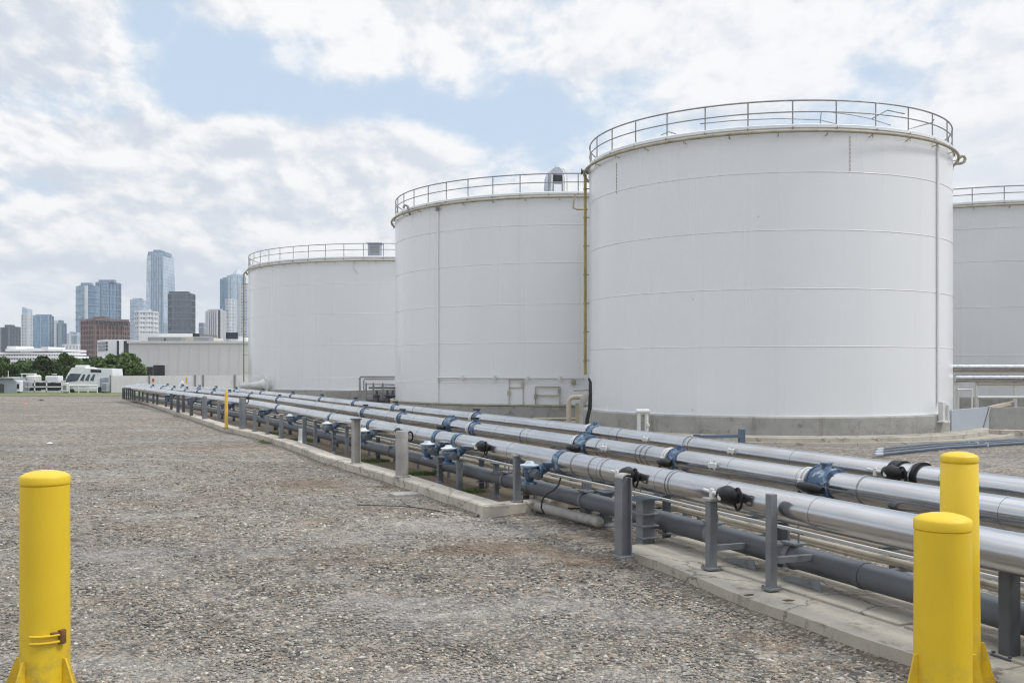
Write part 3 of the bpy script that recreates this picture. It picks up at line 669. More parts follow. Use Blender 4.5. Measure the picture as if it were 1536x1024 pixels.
while Yk < 34:
    p, t, n = front.at(Yk, .9); q = Vector((p.x,p.y,0)); rz = math.atan2(t.y,t.x)
    if proto is None:
        o = proto = thing('pipe_bracket', (0,0,0), 'low grey bracket carrying the beige small pipes between the pipelines', 'bracket', GL)
        for yy in (-.32,.32): mb = MB(); mb.bbox((0,yy,.15), (.045,.045,.31), .004); mb.build('leg', M['steel'], o)
        mb = MB(); mb.box((0,0,.295), (.05,.76,.03)); mb.build('crossbar', M['steel'], o)
        mb = MB(); mb.box((0,0,.485), (.045,.70,.03)); mb.build('clamp_bar', M['steeldark'], o)
        o.location = q; o.rotation_euler = (0,0,rz)
    else: copy_tree(proto, q, rz)
    Yk += 1.55+random.uniform(-.25,.25)
GR = 'dark posts in the row behind the front pipeline'
proto2 = None; Yk = 7.4
while Yk < 44:
    p, t, n = front.at(Yk, .5); q = Vector((p.x,p.y,0)); rz = math.atan2(t.y,t.x)
    if proto2 is None:
        o = proto2 = thing('support_post', (0,0,0), 'dark post in the second row, behind the front pipeline', 'post', GR)
        mb = MB(); mb.bbox((0,0,.33), (.075,.075,.66), .006); mb.build('post', M['steeldark'], o)
        mb = MB(); mb.bbox((0,0,.115), (.16,.14,.02), .003); mb.build('collar', M['steel'], o); mb = MB(); mb.bbox((0,0,.56), (.12,.26,.03), .003); mb.build('saddle', M['steel'], o)
        o.location = q; o.rotation_euler = (0,0,rz)
    else: copy_tree(proto2, q, rz)
    Yk += 1.75+random.uniform(-.4,.4)
# small valves with handwheels on the blue pipes between the clad lines
for ob in [o for o in list(bpy.data.objects) if o.name.startswith('blue_pipe') and o.parent is None]:
    lb_ = ob['label']; ln, off, zz, y1 = (front,.62,.60,22) if 'front and middle' in lb_ else ((midl,.55,.60,24) if 'middle and rear' in lb_ else (front,1.05,.56,11))
    Yk = 6.3
    while Yk < y1:
        p, t, n = ln.at(Yk, off, zz-ln.z); mb = MB()
        mb.axis_lathe(p-t*.10, t, [(.03,0),(.062,.0),(.062,.02),(.04,.03),(.055,.10),(.04,.17),(.062,.18),(.062,.2),(.03,.2)], 14); mb.axis_lathe(p+n*.02, n+Vector((0,0,.3)), [(.03,0),(.022,.08),(.02,.16)], 10); v = mb.build('valve', M['blue'] if random.random() < .6 else M['navy'], ob)
        c = p+(n+Vector((0,0,.3))).normalized()*.17; mb = MB(); nn = (n+Vector((0,0,.3))).normalized(); uu = nn.cross(t).normalized()
        mb.tube([c+(t*math.cos(a)+uu*math.sin(a))*.07 for a in np.linspace(0,2*math.pi,15)[:-1]], .011, 6, closed=True); mb.tube([c-t*.07, c+t*.07], .009, 6); mb.tube([c-uu*.07, c+uu*.07], .009, 6); mb.build('handwheel', M['black'] if random.random() < .6 else M['blue'], v)
        Yk += 1.5+random.random()*1.3
# clamps and drop legs on the near grey pipe
GC = 'pipe clamps on the thick grey pipe'
for ob in [o for o in list(bpy.data.objects) if o.get('label','').startswith('thick matt grey pipe')]:
    for Yk in (6.5,7.3,9.05,10.25,11.7,12.9,15.2,17.6,20.3,23):
        p, t, n = front.at(Yk, .28, .31-.8); mb = MB(); rz = math.atan2(t.y,t.x)
        mb.bbox(p+Vector((0,0,.118)), (.20,.14,.022), .003, rz)
        for ss in (-.07,.07): mb.tube([p+t*ss+Vector((0,0,.1)), p+t*ss+Vector((0,0,.30))], .010, 6)
        mb.axis_lathe(p-t*.03, t, [(.105,0),(.118,0),(.118,.06),(.105,.06)], 20); mb.build('hanger', M['steel'], ob)
# upright bracket behind the rear pipeline
g = G(1053,668,.75); g.z = 0
p, t, n = back.at(back.px(1000), .55)
o = thing('cable_bracket', Vector((p.x,p.y,0)), 'low blue grey steel bracket arm behind the rear pipeline', 'bracket')
a = Vector((p.x,p.y,.88)); b = a-n*.75+t*(-.15)
mb = MB(); mb.beam(a, b, .09, .05); mb.build('arm', M['bluegrey'], o)
mb = MB(); mb.bbox((b.x,b.y,.5), (.10,.10,1.0), .006); mb.build('upright', M['bluegrey'], o)
mb = MB(); mb.bbox((a.x,a.y,.46), (.10,.10,.92), .006); mb.build('leg', M['bluegrey'], o)
# ---------------------------------------------------------------- yellow bollards
def bollard(X, Y, z, r0, r1, top, gz, label, bracket=False, ga=(0.5,)):
    o = thing('bollard', (X,Y,z), label, 'bollard', 'yellow guard bollards'); hh = top-z; ch = r1*.62
    mb = MB(); mb.lathe((X,Y,z), [(r0,0),(lerp(r0,r1,.5),(hh-ch)*.5),(r1,hh-ch-.004),(r1*.96,hh-ch)], 40); mb.build('post', M['yellow'], o, ang=50)
    mb = MB(); mb.lathe((X,Y,z+hh-ch), [(r1*.95,-.004),(r1*1.02,.003),(r1*1.025,.012),(r1*1.02,ch*.52),(r1*.97,ch*.64),(r1*.80,ch*.79),(r1*.5,ch*.92),(r1*.22,ch*.985),(0,ch)], 40); mb.build('cap', M['yellow'], o, ang=50)
    mb = MB(); mb.lathe((X,Y,z), [(r0*1.9,0),(r0*1.9,.018),(r0*1.0,.02)], 24); mb.build('base_plate', M['yellowpaint'], o)
    for a in ga:
        u = Vector((math.cos(a), math.sin(a), 0)); c = Vector((X,Y,z)); mb = MB(); zz = Vector((0,0,1))
        mb.plate([c+u*r0*.9+zz*.0, c+u*r0*1.85+zz*.0, c+u*r0*1.75+zz*.04, c+u*(r0*1.12)+zz*gz, c+u*(r0*.93)+zz*gz], .014); mb.build('gusset', M['yellow'], o)
    if bracket:
        zb = z+.40; mb = MB(); 
        pts = [Vector((X,Y,zb))+Vector((math.cos(a),math.sin(a),0))*(r0+.012) for a in np.linspace(R_(-98), R_(-28), 9)]
        for dz in (-.02,.02): mb.tube([p+Vector((0,0,dz)) for p in pts], .008, 8)
        br = mb.build('hinge_strap', M['yellow'], o); br['label'] = 'scuffed yellow strap with rusty pin'
        mb = MB(); q = pts[-1]; mb.tube([q+Vector((0,0,-.035)), q+Vector((0,0,.045))], .022, 10); mb.tube([pts[-2]+Vector((0,0,.03)), pts[-4]+Vector((0,0,.034))], .007, 6); mb.build('pin', M['rust'], br)
    return o
bollard((67.5-768)/F*6.14, 6.14, 0, .142, .139, 1.383, .27, 'yellow guard bollard with a rusty strap, alone at the left of the yard', True, (R_(-115),R_(-20),R_(70),R_(195)))
bollard((1414-768)/F*5.6, 5.6, 0, .152, .148, 1.206, .44, 'fatter yellow bollard, in front of the other at the right', False, (R_(-15),R_(190),R_(80)))
bollard((1439-768)/F*6.27, 6.27, 0, .124, .108, 1.483, .33, 'slimmer taller yellow bollard, behind the fatter one at the right', False, (R_(-25),R_(200),R_(80)))
# ---------------------------------------------------------------- tanks
class Tank: pass
def ray_on(tk, x, y, out=0.0):
    """point on the tank wall seen at picture position x, y, pushed out by `out`"""
    dx = (x-768)/F; R = tk.R
    a = dx*dx+1; b = -2*(dx*tk.cx+tk.cy); c = tk.cx**2+tk.cy**2-R*R
    Y = (-b-math.sqrt(max(0, b*b-4*a*c)))/(2*a); an = math.atan2(Y-tk.cy, dx*Y-tk.cx)
    z = H-(y-HY)/F*Y
    return Vector((tk.cx+(R+out)*math.cos(an), tk.cy+(R+out)*math.sin(an), z)), an
def pol(tk, an, r, z): return Vector((tk.cx+r*math.cos(an), tk.cy+r*math.sin(an), z))
def tank(cx, cy, R, zb, seams, ztop, zrail, label, npost, a0, groove=.02, ringz=8.25, mt='tank'):
    tk = Tank(); tk.cx, tk.cy, tk.R, tk.zb, tk.ztop = cx, cy, R, zb, ztop
    o = tk.o = thing('storage_tank', (cx,cy,0), label, 'tank', 'white storage tanks')
    prof = [(R+.03,zb),(R+.03,zb+.02),(R,zb+.025)]
    for s in seams: prof += [(R,s-groove*.7),(R-.008,s-groove*.3),(R-.008,s+groove*.2),(R+.007,s+groove*.35),(R+.006,s+groove*.7),(R,s+groove*1.0)]
    prof += [(R,ztop-.10),(R+.05,ztop-.095),(R+.05,ztop-.02),(R+.02,ztop),(R-.1,ztop)]
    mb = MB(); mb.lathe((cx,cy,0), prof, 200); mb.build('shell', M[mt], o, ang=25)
    mb = MB(); mb.lathe((cx,cy,0), [(R-.05,ztop-.06),(R-.06,ztop+.02),(R*.75,ztop+.22),(R*.4,ztop+.42),(.3,ztop+.55),(0,ztop+.56)], 96); mb.build('roof', M['tank'], o)
    mb = MB(); mb.lathe((cx,cy,0), [(R+.22,-.05),(R+.22,zb-.03),(R+.19,zb),(R-.05,zb+.004)], 128); mb.build('concrete_base', M['base'], o)
    toc = math.atan2(-cy, -cx)
    mb = MB(); N = 160
    for zz, rr in ((zrail,.024),(lerp(ztop,zrail,.52),.019)):
        mb.tube([pol(tk, 2*math.pi*i/N, R-.02, zz) for i in range(N)], rr, 8, closed=True)
    gr = mb.build('guard_rail', M['rail'], o)
    for i in range(npost):
        an = a0+2*math.pi*i/npost; dd = (an-toc+math.pi) % (2*math.pi)-math.pi
        if abs(dd) > R_(112): continue
        mb = MB(); p = pol(tk, an, R-.02, ztop); mb.tube([pol(tk, an, R+.055, ztop-.2), pol(tk, an, R+.05, ztop-.08), p, Vector((p.x,p.y,zrail))], [.02,.02,.02,.02], 8); mb.build('rail_post', M['rail'], gr)
    mb = MB(); mb.tube([pol(tk, 2*math.pi*i/N, R+.16, ringz) for i in range(N)], .045, 10, closed=True); rp = mb.build('ring_pipe', M['ringpipe'], o)
    nb = int(2*math.pi*R/1.25)
    for i in range(nb):
        an = 2*math.pi*i/nb+.05; dd = (an-toc+math.pi) % (2*math.pi)-math.pi
        if abs(dd) > R_(100): continue
        mb = MB(); mb.tube([pol(tk, an, R-.01, ringz-.10), pol(tk, an, R+.17, ringz-.05), pol(tk, an, R+.16, ringz-.13)], .013, 6)
        mb.build('pipe_bracket', M['ringpipe'], rp)
    # top skirt plate between ring pipe and roof edge
    return tk
def az(cx, cy, x):  # wall angle seen at picture column x
    t = Tank(); t.cx, t.cy = cx, cy; return t
def zt(y, Y): return H-(y-HY)/F*Y
Y1 = 27.8
T1 = tank(8.23,33.5,5.69, zt(625,Y1), [zt(y,Y1) for y in (520,433,345,258)], zt(186,Y1), zt(150,Y1), 'largest looking white tank in the foreground, right of centre', 30, 0, .022, zt(198,Y1))
Y2 = 38.0
T2 = tank(2.36,45.5,7.5, zt(609,Y2), [zt(y,Y2) for y in (575,514,456,394,337)], zt(287,Y2), zt(260,Y2), 'white tank with a roof hood, middle one behind the pipelines', 43, .05, .026, zt(296,Y2))
Y3 = 61.0
T3 = tank(-7.96,71,10, zt(585,Y3), [zt(y,Y3) for y in (566,517,470,425)], zt(384,Y3), zt(365,Y3), 'farthest white tank, nearest the city skyline', 52, .03, .036, zt(391,Y3))
Y4 = 39.5
T4 = tank(21.4,47.5,8, zt(596,Y4), [zt(y,Y4) for y in (533,460,390,340)], zt(298,Y4), zt(277,Y4), 'white tank partly hidden at the right edge, behind the biggest one', 44, 0, .026, zt(306,Y4), 'tankshaded')
def vpipe(tk, x, y0, y1, r, out, name, mat, straps=0):
    a, an = ray_on(tk, x, y0, out); mb = MB(); z1 = zt(y1, a.y)
    mb.tube([a, Vector((a.x,a.y,z1))], r, 10); c = mb.build(name, mat, tk.o)
    if straps:
        for i in range(straps):
            m2 = MB(); z = lerp(a.z, z1, (i+.5)/straps); q = pol(tk, an, tk.R+out/2, z); m2.box(q, (out+.02,.05,.03), an); m2.build('strap', mat, c)
    return c
# big tank fittings
thL = math.atan((884-768)/F)
def silhouette(tk, out, side=-1):
    D = math.hypot(tk.cx, tk.cy); ph = math.atan2(tk.cx, tk.cy); a = math.asin(tk.R/D); th = ph+side*a
    return tk.cx+(tk.R+out)*side*math.cos(th), tk.cy-(tk.R+out)*side*math.sin(th), math.atan2(-side*math.sin(th), side*math.cos(th))
def riser(tk, ytop, ybot, out, r, mat, n=6):
    sx, sy, an = silhouette(tk, out); zt_, zb_ = zt(ytop, sy), zt(ybot, sy)
    mb = MB(); mb.tube([Vector((sx,sy,zb_)), Vector((sx,sy,zt_))], r, 12); c = mb.build('riser_pipe', mat, tk.o)
    for i in range(n): 
        m2 = MB(); z = lerp(zb_, zt_, (i+.5)/n); m2.box(pol(tk, an, tk.R+out/2, z), (out,.04,.03), an); m2.lathe((sx,sy,z-.03), [(r*1.3,0),(r*1.3,.05)], 12); m2.build('strap', mat, c)
    return sx, sy, an
sx, sy, an = riser(T1, 262, 562, .13, .05, M['ochre'], 7)
mb = MB(); zz = zt(252, sy); mb.axis_lathe(pol(T1, an, T1.R+.02, zz-.12), (math.cos(an),math.sin(an),0), [(.10,0),(.10,.04),(.06,.05),(.06,.2),(.10,.21),(.10,.25)], 14); mb.build('flange', M['steeldark'], T1.o)
sx3, sy3, an3 = riser(T3, 412, 572, .3, .05, M['ringpipe'], 6)
mb = MB(); mb.tube([Vector((sx3,sy3,zt(412.5,sy3))), Vector((sx3+.04,sy3,zt(409.5,sy3))), pol(T3, an3, T3.R+.16, zt(391,Y3))], .055, 10); mb.build('elbow', M['ringpipe'], T3.o)
vpipe(T1, 1405, 212, 606, .034, .04, 'conduit', M['tankwhite'], 8)
a, an = ray_on(T1, 1398, 604, .30); mb = MB(); zb_, zt_ = zt(632,a.y), zt(602,a.y)
mb.bbox((a.x,a.y,(zb_+zt_)/2), (.22,.14,zt_-zb_), .01, an+math.pi/2); mb.bbox((a.x+.14,a.y,(zb_+zt_)/2-.04), (.05,.10,zt_-zb_-.1), .008, an+math.pi/2); mb.bbox((a.x+.04,a.y,zb_), (.40,.2,.04), .006, an+math.pi/2); mb.build('junction_box', M['offwhite'], T1.o)
for x, y0, y1 in ((925,245,292),(1275,204,258)):
    a, an = ray_on(T1, x, y0, .008); mb = MB(); z1 = zt(y1, a.y); k = 9
    for i in range(k):
        za, zb_ = lerp(a.z, z1, i/k), lerp(a.z, z1, (i+.72)/k); mb.box((a.x,a.y,(za+zb_)/2), (.012,.020,abs(za-zb_)), an)
    s = mb.build('seam_strip', M['ringpipe'], T1.o); s['label'] = 'rust spotted vertical strip'
# bent and broken rail pieces on the big tank roof
def roofpt(x, y, Y): return P(x, y, Y)
Yr = 28.6
for pl, r in (([(1050,186),(1100,181),(1170,178),(1230,180),(1262,188)],.016),([(1230,188),(1232,167)],.014),([(1243,168),(1275,172),(1305,178),(1336,188)],.016),([(1308,178),(1331,165.5),(1357,171)],.018),([(991,203),(1003,198),(1014,201)],.014)):
    mb = MB(); mb.tube([P(x, y, Yr) for x, y in pl], r, 6); mb.build('roof_pipe', M['rail'], T1.o)
mb = MB(); mb.tube([P(1362,194,29.3), P(1398,184,29.6), P(1401,179,29.6)], .018, 6); mb.build('roof_pipe', M['rail'], T1.o)
sxr, syr, anr = silhouette(T1, .25, 1)
mb = MB(); c = Vector((sxr-.15, syr-.3, zt(246,syr))); mb.tube([c+Vector((-.15,0,-.05)), c+Vector((.0,0,-.04)), c+Vector((.08,0,.0)), c+Vector((.12,0,.09)), c+Vector((.08,0,.17)), c+Vector((.0,0,.17)), c+Vector((-.06,0,.12))], .045, 10); mb.build('gooseneck', M['ringpipe'], T1.o)
# apron round the big tank
mb = MB(); R1 = T1.R; prof = [(R1+.23,.02),(R1+.23,.15),(R1+.95,.13),(R1+1.0,.125),(R1+1.02,.02),(R1+1.55,.012),(R1+1.56,.06),(R1+1.70,.06),(R1+1.72,-.05)]
mb.lathe((T1.cx,T1.cy,0), prof, 120, caps=False); tag(mb.build('apron', M['pad']), 'cracked concrete apron around the biggest tank', None, None, 'structure')
# middle tank fittings
vpipe(T2, 658, 306, 606, .026, .03, 'conduit', M['tankwhite'], 8)
mb = MB(); a, an = ray_on(T2, 658, 305, .09); mb.lathe(a-Vector((0,0,.3)), [(.07,0),(.07,.10),(.05,.12),(.05,.3)], 10); mb.build('fitting', M['rail'], T2.o)
mb = MB(); pts = [ray_on(T2, x, 566, .10)[0] for x in range(660, 885, 12)]; zz = pts[0].z
for p in pts: p.z = zz
mb.tube(pts, .034, 10); mb.tube([pts[0], pts[0]-Vector((0,0,.12)), ray_on(T2, 658, 570, .02)[0]], .03, 8); hr = mb.build('spray_pipe', M['offwhite'], T2.o)
mb = MB()
for p in pts[3::4]: mb.lathe(p-Vector((0,0,.07)), [(.06,0),(.06,.14)], 10)
mb.build('coupling', M['offwhite'], hr)
def wall_frame(tk, x0, x1, y0, y1, mids, r, out, name, mat):
    mb = MB(); a0 = ray_on(tk, x0, y0, out)[0]; a1 = ray_on(tk, x1, y0, out)[0]; Ym = (a0.y+a1.y)/2; z0, z1 = zt(y0,Ym), zt(y1,Ym)
    for a in (a0, a1): mb.beam((a.x,a.y,z0), (a.x,a.y,z1), r*2, r*2)
    for z in [z0]+[zt(m,Ym) for m in mids]: mb.beam((a0.x,a0.y,z), (a1.x,a1.y,z), r*2, r*2)
    for x, y in ((x0,(y0+y1)/2),(x1-1,y0+6)):
        q = ray_on(tk, x, y, out+.05)[0]; mb.box(q, (.10,.06,.16))
    return mb.build(name, mat, tk.o)
wall_frame(T2, 764, 785, 569, 609, (581,), .014, .03, 'hatch_frame', M['beige'])
wall_frame(T2, 804, 840, 580, 609, (593,), .02, .08, 'manway_frame', M['ringpipe'])
mb = MB(); a, an = ray_on(T2, 860, 573, .06); mb.axis_lathe(a, (math.cos(an),math.sin(an),0), [(.10,-.05),(.10,.03),(.05,.05)], 14); mb.build('nozzle', M['ringpipe'], T2.o)
mb = MB(); mb.lathe((T2.cx,T2.cy,0), [(T2.R+.08,T2.zb+.004),(T2.R+.24,T2.zb+.004),(T2.R+.24,T2.zb+.05),(T2.R+.08,T2.zb+.06)], 128, caps=False); mb.build('base_flashing', M['ringpipe'], T2.o)
# roof hood on the middle tank
c = P(832, 287, 39.6); rz = R_(12); mt = Matrix.Rotation(rz,3,'Z'); z0 = T2.ztop-.02; hh = zt(252,39.6)-z0
mb = MB(); w, dp = .34, .36
prof = [(-w*.9,0),(-w,.35*hh),(-w*.93,.68*hh),(-w*.62,.88*hh),(-w*.2,.97*hh),(.25*w,.98*hh),(.7*w,.86*hh),(.9*w,.66*hh),(w*.95,.35*hh),(w*.9,0)]
vs = [c+mt @ Vector((u, s*dp, 0))+Vector((0,0,z0-c.z+v_)) for s in (-1,1) for u, v_ in prof]; k = len(prof)
mb.add(vs, [tuple(range(k)), tuple(range(2*k-1,k-1,-1))]+[(i,(i+1)%k,k+(i+1)%k,k+i) for i in range(k)]); hood = mb.build('roof_hood', M['panelblue'], T2.o)
mb = MB(); q = c+mt @ Vector((.02,-dp-.02,0)); mb.box((q.x,q.y,z0+hh*.6), (.38,.03,hh*.24), rz); mb.build('opening', M['darkfill'], hood)
mb = MB(); mb.box((q.x,q.y,z0+hh*.22), (.30,.04,hh*.40), rz); mb.build('door', M['white'], hood)
for s in (-1,1):
    q2 = c+mt @ Vector((.02+s*.26,-dp-.03,0)); mb = MB(); mb.beam((q2.x,q2.y,z0), (q2.x-s*.04,q2.y,z0+hh*.72), .07, .06); mb.build('jamb', M['offwhite'], hood)
mb = MB(); q = c+mt @ Vector((.05,0,0)); mb.tube([Vector((q.x,q.y,z0+hh*.95)), Vector((q.x,q.y,z0+hh*1.12))], .02, 6)
q3 = c+mt @ Vector((.5,0,0)); mb.tube([Vector((q.x+.05,q.y,z0+hh*.98)), Vector((q.x+.3,q.y,z0+hh*.97)), Vector((q3.x,q3.y,z0+hh*.8)), Vector((q3.x,q3.y,z0))], .025, 8); mb.build('vent_pipe', M['offwhite'], hood)
# small gooseneck on the middle tank roof, bracket pipe at its right
c = P(613, 312, 41.5); mb = MB(); mb.tube([c+Vector((.05,0,-.3)), c+Vector((0,0,-.05)), c+Vector((-.05,0,.08)), c+Vector((-.16,0,.12)), c+Vector((-.22,0,.0))], .05, 8); mb.build('gooseneck', M['rail'], T2.o)
mb = MB(); Yb = 37.4; mb.tube([P(863,291,Yb), P(861,303,Yb), P(860,312,Yb), P(866,314,Yb), P(882,314,Yb)], .035, 8); mb.build('bracket_pipe', M['ringpipe'], T2.o)
# far tank fittings
c = P(562.5, 384, 62.2); mb = MB(); z0 = T3.ztop-.05; mb.bbox((c.x,c.y,z0+.45), (.78,.7,.9), .04); vent = mb.build('roof_vent', M['greyshed'], T3.o)
mb = MB(); mb.box((c.x,c.y-.36,z0+.52), (.5,.03,.42)); mb.build('louvre', M['rail'], vent)
mb = MB(); mb.box((c.x,c.y,z0+.92), (.9,.8,.06)); mb.build('lid', M['rail'], vent)
a, an = ray_on(T3, 402, 577, 0); mb = MB(); u = Vector((math.cos(an), math.sin(an), 0)); a.z = zt(578,a.y)
mb.axis_lathe(a-u*.1, u, [(.5,0),(.5,.35),(.62,.36),(.62,.45),(.0,.46)], 24); mw = mb.build('manway', M['offwhite'], T3.o)
mb = MB(); mb.axis_lathe(a+u*.36, u, [(.40,0),(.36,.12),(.30,.16),(.2,.75),(.16,.8),(.16,1.6)], 18); mb.build('nozzle', M['offwhite'], mw)
mb = MB(); z8 = zt(563, 62); mb.tube([P(540,598,60), P(539.5,567,60), P(541,565,60), P(592,565,60)], .06, 8); mb.tube([P(546,598,60), P(545.5,571,60), P(547,568.5,60), P(592,568.5,60)], .04, 8); mb.build('fill_pipe', M['rail'], T3.o)
a, an = ray_on(T3, 531, 391, .05); mb = MB(); mb.tube([a, a-Vector((0,0,.5)), a+Vector((.3,0,-.75))], .02, 6); mb.build('drip_pipe', M['offwhite'], T3.o)
# concrete dike wall in front of the far tank
mb = MB(); A = P(422,600,52); B = P(600,600,52)
mb.add([(A.x,A.y,-.05),(B.x,B.y,-.05),(B.x,B.y,zt(583,52)),(A.x,A.y,zt(590,52)),(A.x,A.y+.3,-.05),(B.x,B.y+.3,-.05),(B.x,B.y+.3,zt(583,52)),(A.x,A.y+.3,zt(590,52))], [(0,1,2,3),(5,4,7,6),(3,2,6,7),(0,3,7,4),(1,5,6,2),(0,4,5,1)])
w_ = mb.build('dike_wall', M['base'], smooth=False); tag(w_, 'low grey concrete wall in front of the farthest tank', 'wall')
# pump skid between far and middle tanks
Yp = 49.5; c = P(570,603,Yp); c.z = 0
o = thing('pump_skid', c, 'rack of small silver pipes and valves between the two farther tanks', 'pump skid')
mb = MB(); mb.tube([P(553,580,Yp), P(597,580,Yp)], .10, 14); mb.build('pipe_body', M['clad'], o)
mb = MB()
for x in (549,560,574,590): mb.tube([P(x,606,Yp-.1), P(x,574 if x < 580 else 585,Yp-.1)], .04, 8)
for y in (576,589,595): mb.tube([P(549,y,Yp-.1), P(592,y+.5,Yp-.1)], .035, 8)
mb.build('frame', M['rail'], o)
mb = MB()
for x in (565,581,589): mb.lathe(P(x,604,Yp-.3), [(.14,0),(.16,.15),(.10,.3),(.18,.32),(.18,.38),(.06,.4),(.05,.6)], 12)
mb.tube([P(550,601,Yp-.3), P(597,600,Yp-.3)], .09, 10); mb.build('valve', M['steeldark'], o)
# pipework between the middle and the big tank
Yg = 29.5; o = thing('elbow_pipe', Vector((P(853,640,Yg).x, Yg, 0)), 'pale elbow pipe rising between the two bigger tanks', 'pipe')
mb = MB(); mb.tube([Vector((P(853,640,Yg).x,Yg,0)), P(853,606,Yg), P(853.5,600,Yg), P(856,597,Yg), P(860,595.5,Yg), P(880,595,Yg)], .07, 16); mb.build('pipe_body', M['beige'], o)
mb = MB(); mb.tube([Vector((P(866,640,Yg+.4).x,Yg+.4,0)), P(866,604,Yg+.4)], .06, 12); mb.tube([P(800,628,Yg+1), P(870,628,Yg+.5)], .045, 10); mb.build('branch', M['ringpipe'], o)
Yg2 = 29.0; o = thing('rubber_hose', Vector((P(878,640,Yg2).x, Yg2, 0)), 'black sheathed hose hanging down beside the biggest tank', 'hose')
mb = MB(); mb.tube([P(883,567,Yg2), P(885.5,573,Yg2), P(885.5,590,Yg2), P(885,612,Yg2), P(881,628,Yg2), Vector((P(879,640,Yg2).x,Yg2,.0))], [.03,.045,.052,.055,.055,.05], 10); mb.build('sheath', M['cable'], o)
mb = MB(); mb.tube([P(872,612,Yg2-.15), P(876,598,Yg2-.15), P(881,588,Yg2-.15)], [.05,.11,.06], 12); mb.tube([Vector((P(872,640,Yg2-.2).x,Yg2-.2,0)), P(872,608,Yg2-.2)], .06, 10); mb.tube([P(861,585,Yg2), P(884,584,Yg2)], .03, 8); mb.build('cover', M['steelpale'], o)
# small pale standpipe in front of the big tank base
Yv = 26.6; g = Vector((P(964,655,Yv).x, Yv, .02)); o = thing('standpipe', g, 'short pale twin standpipe at the base of the biggest tank', 'pipe')
mb = MB(); topz = zt(618,Yv)
for dx in (-.10,.10): mb.tube([g+Vector((dx,0,0)), Vector((g.x+dx,g.y,topz))], .05, 12)
mb.build('pipe_body', M['offwhite'], o)
mb = MB(); mb.tube([Vector((g.x-.17,g.y,topz+.02)), Vector((g.x+.17,g.y,topz+.02))], .065, 12); mb.lathe((g.x+.12,g.y-.06,lerp(g.z,topz,.55)), [(.05,0),(.05,.08)], 10); mb.build('cap', M['offwhite'], o)
# ---------------------------------------------------------------- right side: dike wall, panel, pipe rack, hoses
mb = MB(); A = Vector((14.85,31.9,0)); zw = zt(611,32)
mb.box(((A.x+30)/2, A.y+.15, zw/2-.02), (30-A.x, .3, zw+.04)); tag(mb.build('dike_wall', M['base'], smooth=False), 'grey concrete wall at the right edge, below the horizontal pipes', 'wall')
a, an = ray_on(T1, 1414, 640, .25); mb = MB(); b = Vector((14.85, 31.88, 0))
dv = (b-Vector((a.x,a.y,0))).normalized(); nv = Vector((-dv.y,dv.x,0))*.12
q0, q1 = Vector((a.x,a.y,0)), b
mb.prism([(q0.x,q0.y),(q1.x,q1.y),((q1+nv).x,(q1+nv).y),((q0+nv).x,(q0+nv).y)], -.02, zw+.02)
o = mb.build('dike_panel', M['panelblue'], smooth=False); tag(o, 'smooth grey blue panel joining the biggest tank to the concrete wall', 'panel')
mb = MB(); mb.tube([q0.lerp(q1,.80)-nv*.3+Vector((0,0,.02)), q1-nv*.3+Vector((0,0,zw+.02))], .03, 8); mb.build('brace', M['rail'], o)
mb = MB(); mb.beam((13.6,30.7,.06),(15.2,29.9,.06),.3,.16); mb.beam((15.2,29.9,.06),(30,29.6,.06),.3,.16); tag(mb.build('kerb', M['kerb'], smooth=False), 'low kerb in front of the right hand concrete wall', None, None, 'structure')
Yq = 35.6; x0 = P(1400,550,Yq).x
o = thing('pipe_rack', (P(1500,600,Yq).x,Yq,0), 'rack of horizontal silver pipes at the right edge before the hidden tank', 'pipe rack')
for y, r in ((551,.12),(567,.14)):
    mb = MB(); mb.tube([Vector((x0 if y < 560 else P(1432,567,Yq).x,Yq,zt(y,Yq))), Vector((30,Yq,zt(y,Yq)))], r, 18); mb.build('pipe_body', M['clad'], o)
mb = MB(); mb.tube([Vector((x0,Yq,zt(557.5,Yq))), Vector((30,Yq,zt(557.5,Yq)))], .04, 8); mb.tube([P(1466,576,Yq), Vector((30,Yq,zt(576,Yq)))], .05, 8); mb.build('small_pipe', M['beige'], o)
for x in (1433,1437,1466,1524,1582):
    mb = MB(); p = P(x,600,Yq); mb.beam((p.x,p.y+.05,0),(p.x,p.y+.05,zt(571,Yq)),.10,.10); mb.build('leg', M['offwhite'], o)
mb = MB(); p = P(1458,600,Yq-.3); mb.tube([Vector((p.x,p.y,.4)), P(1458,584,Yq-.3), P(1436,584,Yq-.3)], .035, 8); mb.tube([P(1466,595.5,Yq-.2), Vector((30,Yq-.2,zt(595.5,Yq)))], .045, 8); mb.build('handrail', M['offwhite'], o)
mb = MB(); mb.beam(P(1484,611.5,33), P(1523,603,36.5), .14,.10); mb.build('diagonal_brace', M['beige'], o)
# bundle of hoses on the gravel
hs = []
for k, (dx, r, m_, lb) in enumerate(((0,.04,'bluegrey','dark slate pipe lying on the gravel, front one of the loose three'),(.16,.036,'greypipe','grey pipe lying on the gravel, middle one of the loose three'),(.31,.034,'bluegrey','dark slate pipe lying on the gravel, back one of the loose three'))):
    pts = [G(1312+k*14,681-1.2*k,.06), G(1360,676,.06), G(1420,670,.06), G(1480,666.5,.06), G(1536,663,.06), G(1640,659,.06)]
    pts = [Vector((p.x, p.y+dx*3.4, r+.005)) for p in pts]; o = thing('loose_pipe', (pts[2].x,pts[2].y,0), lb, 'pipe', 'pipes lying loose on the gravel')
    mb = MB(); mb.tube(pts, r, 10); mb.build('pipe_body', M[m_], o)
    mb = MB(); mb.lathe(pts[3]-Vector((0,0,r)), [(r*1.3,0),(r*1.3,r*2.3)], 10); mb.axis_lathe(pts[0], (pts[0]-pts[1]), [(r*1.15,-.3),(r*1.15,.02)], 10); mb.build('coupling', M['panelblue'], o)
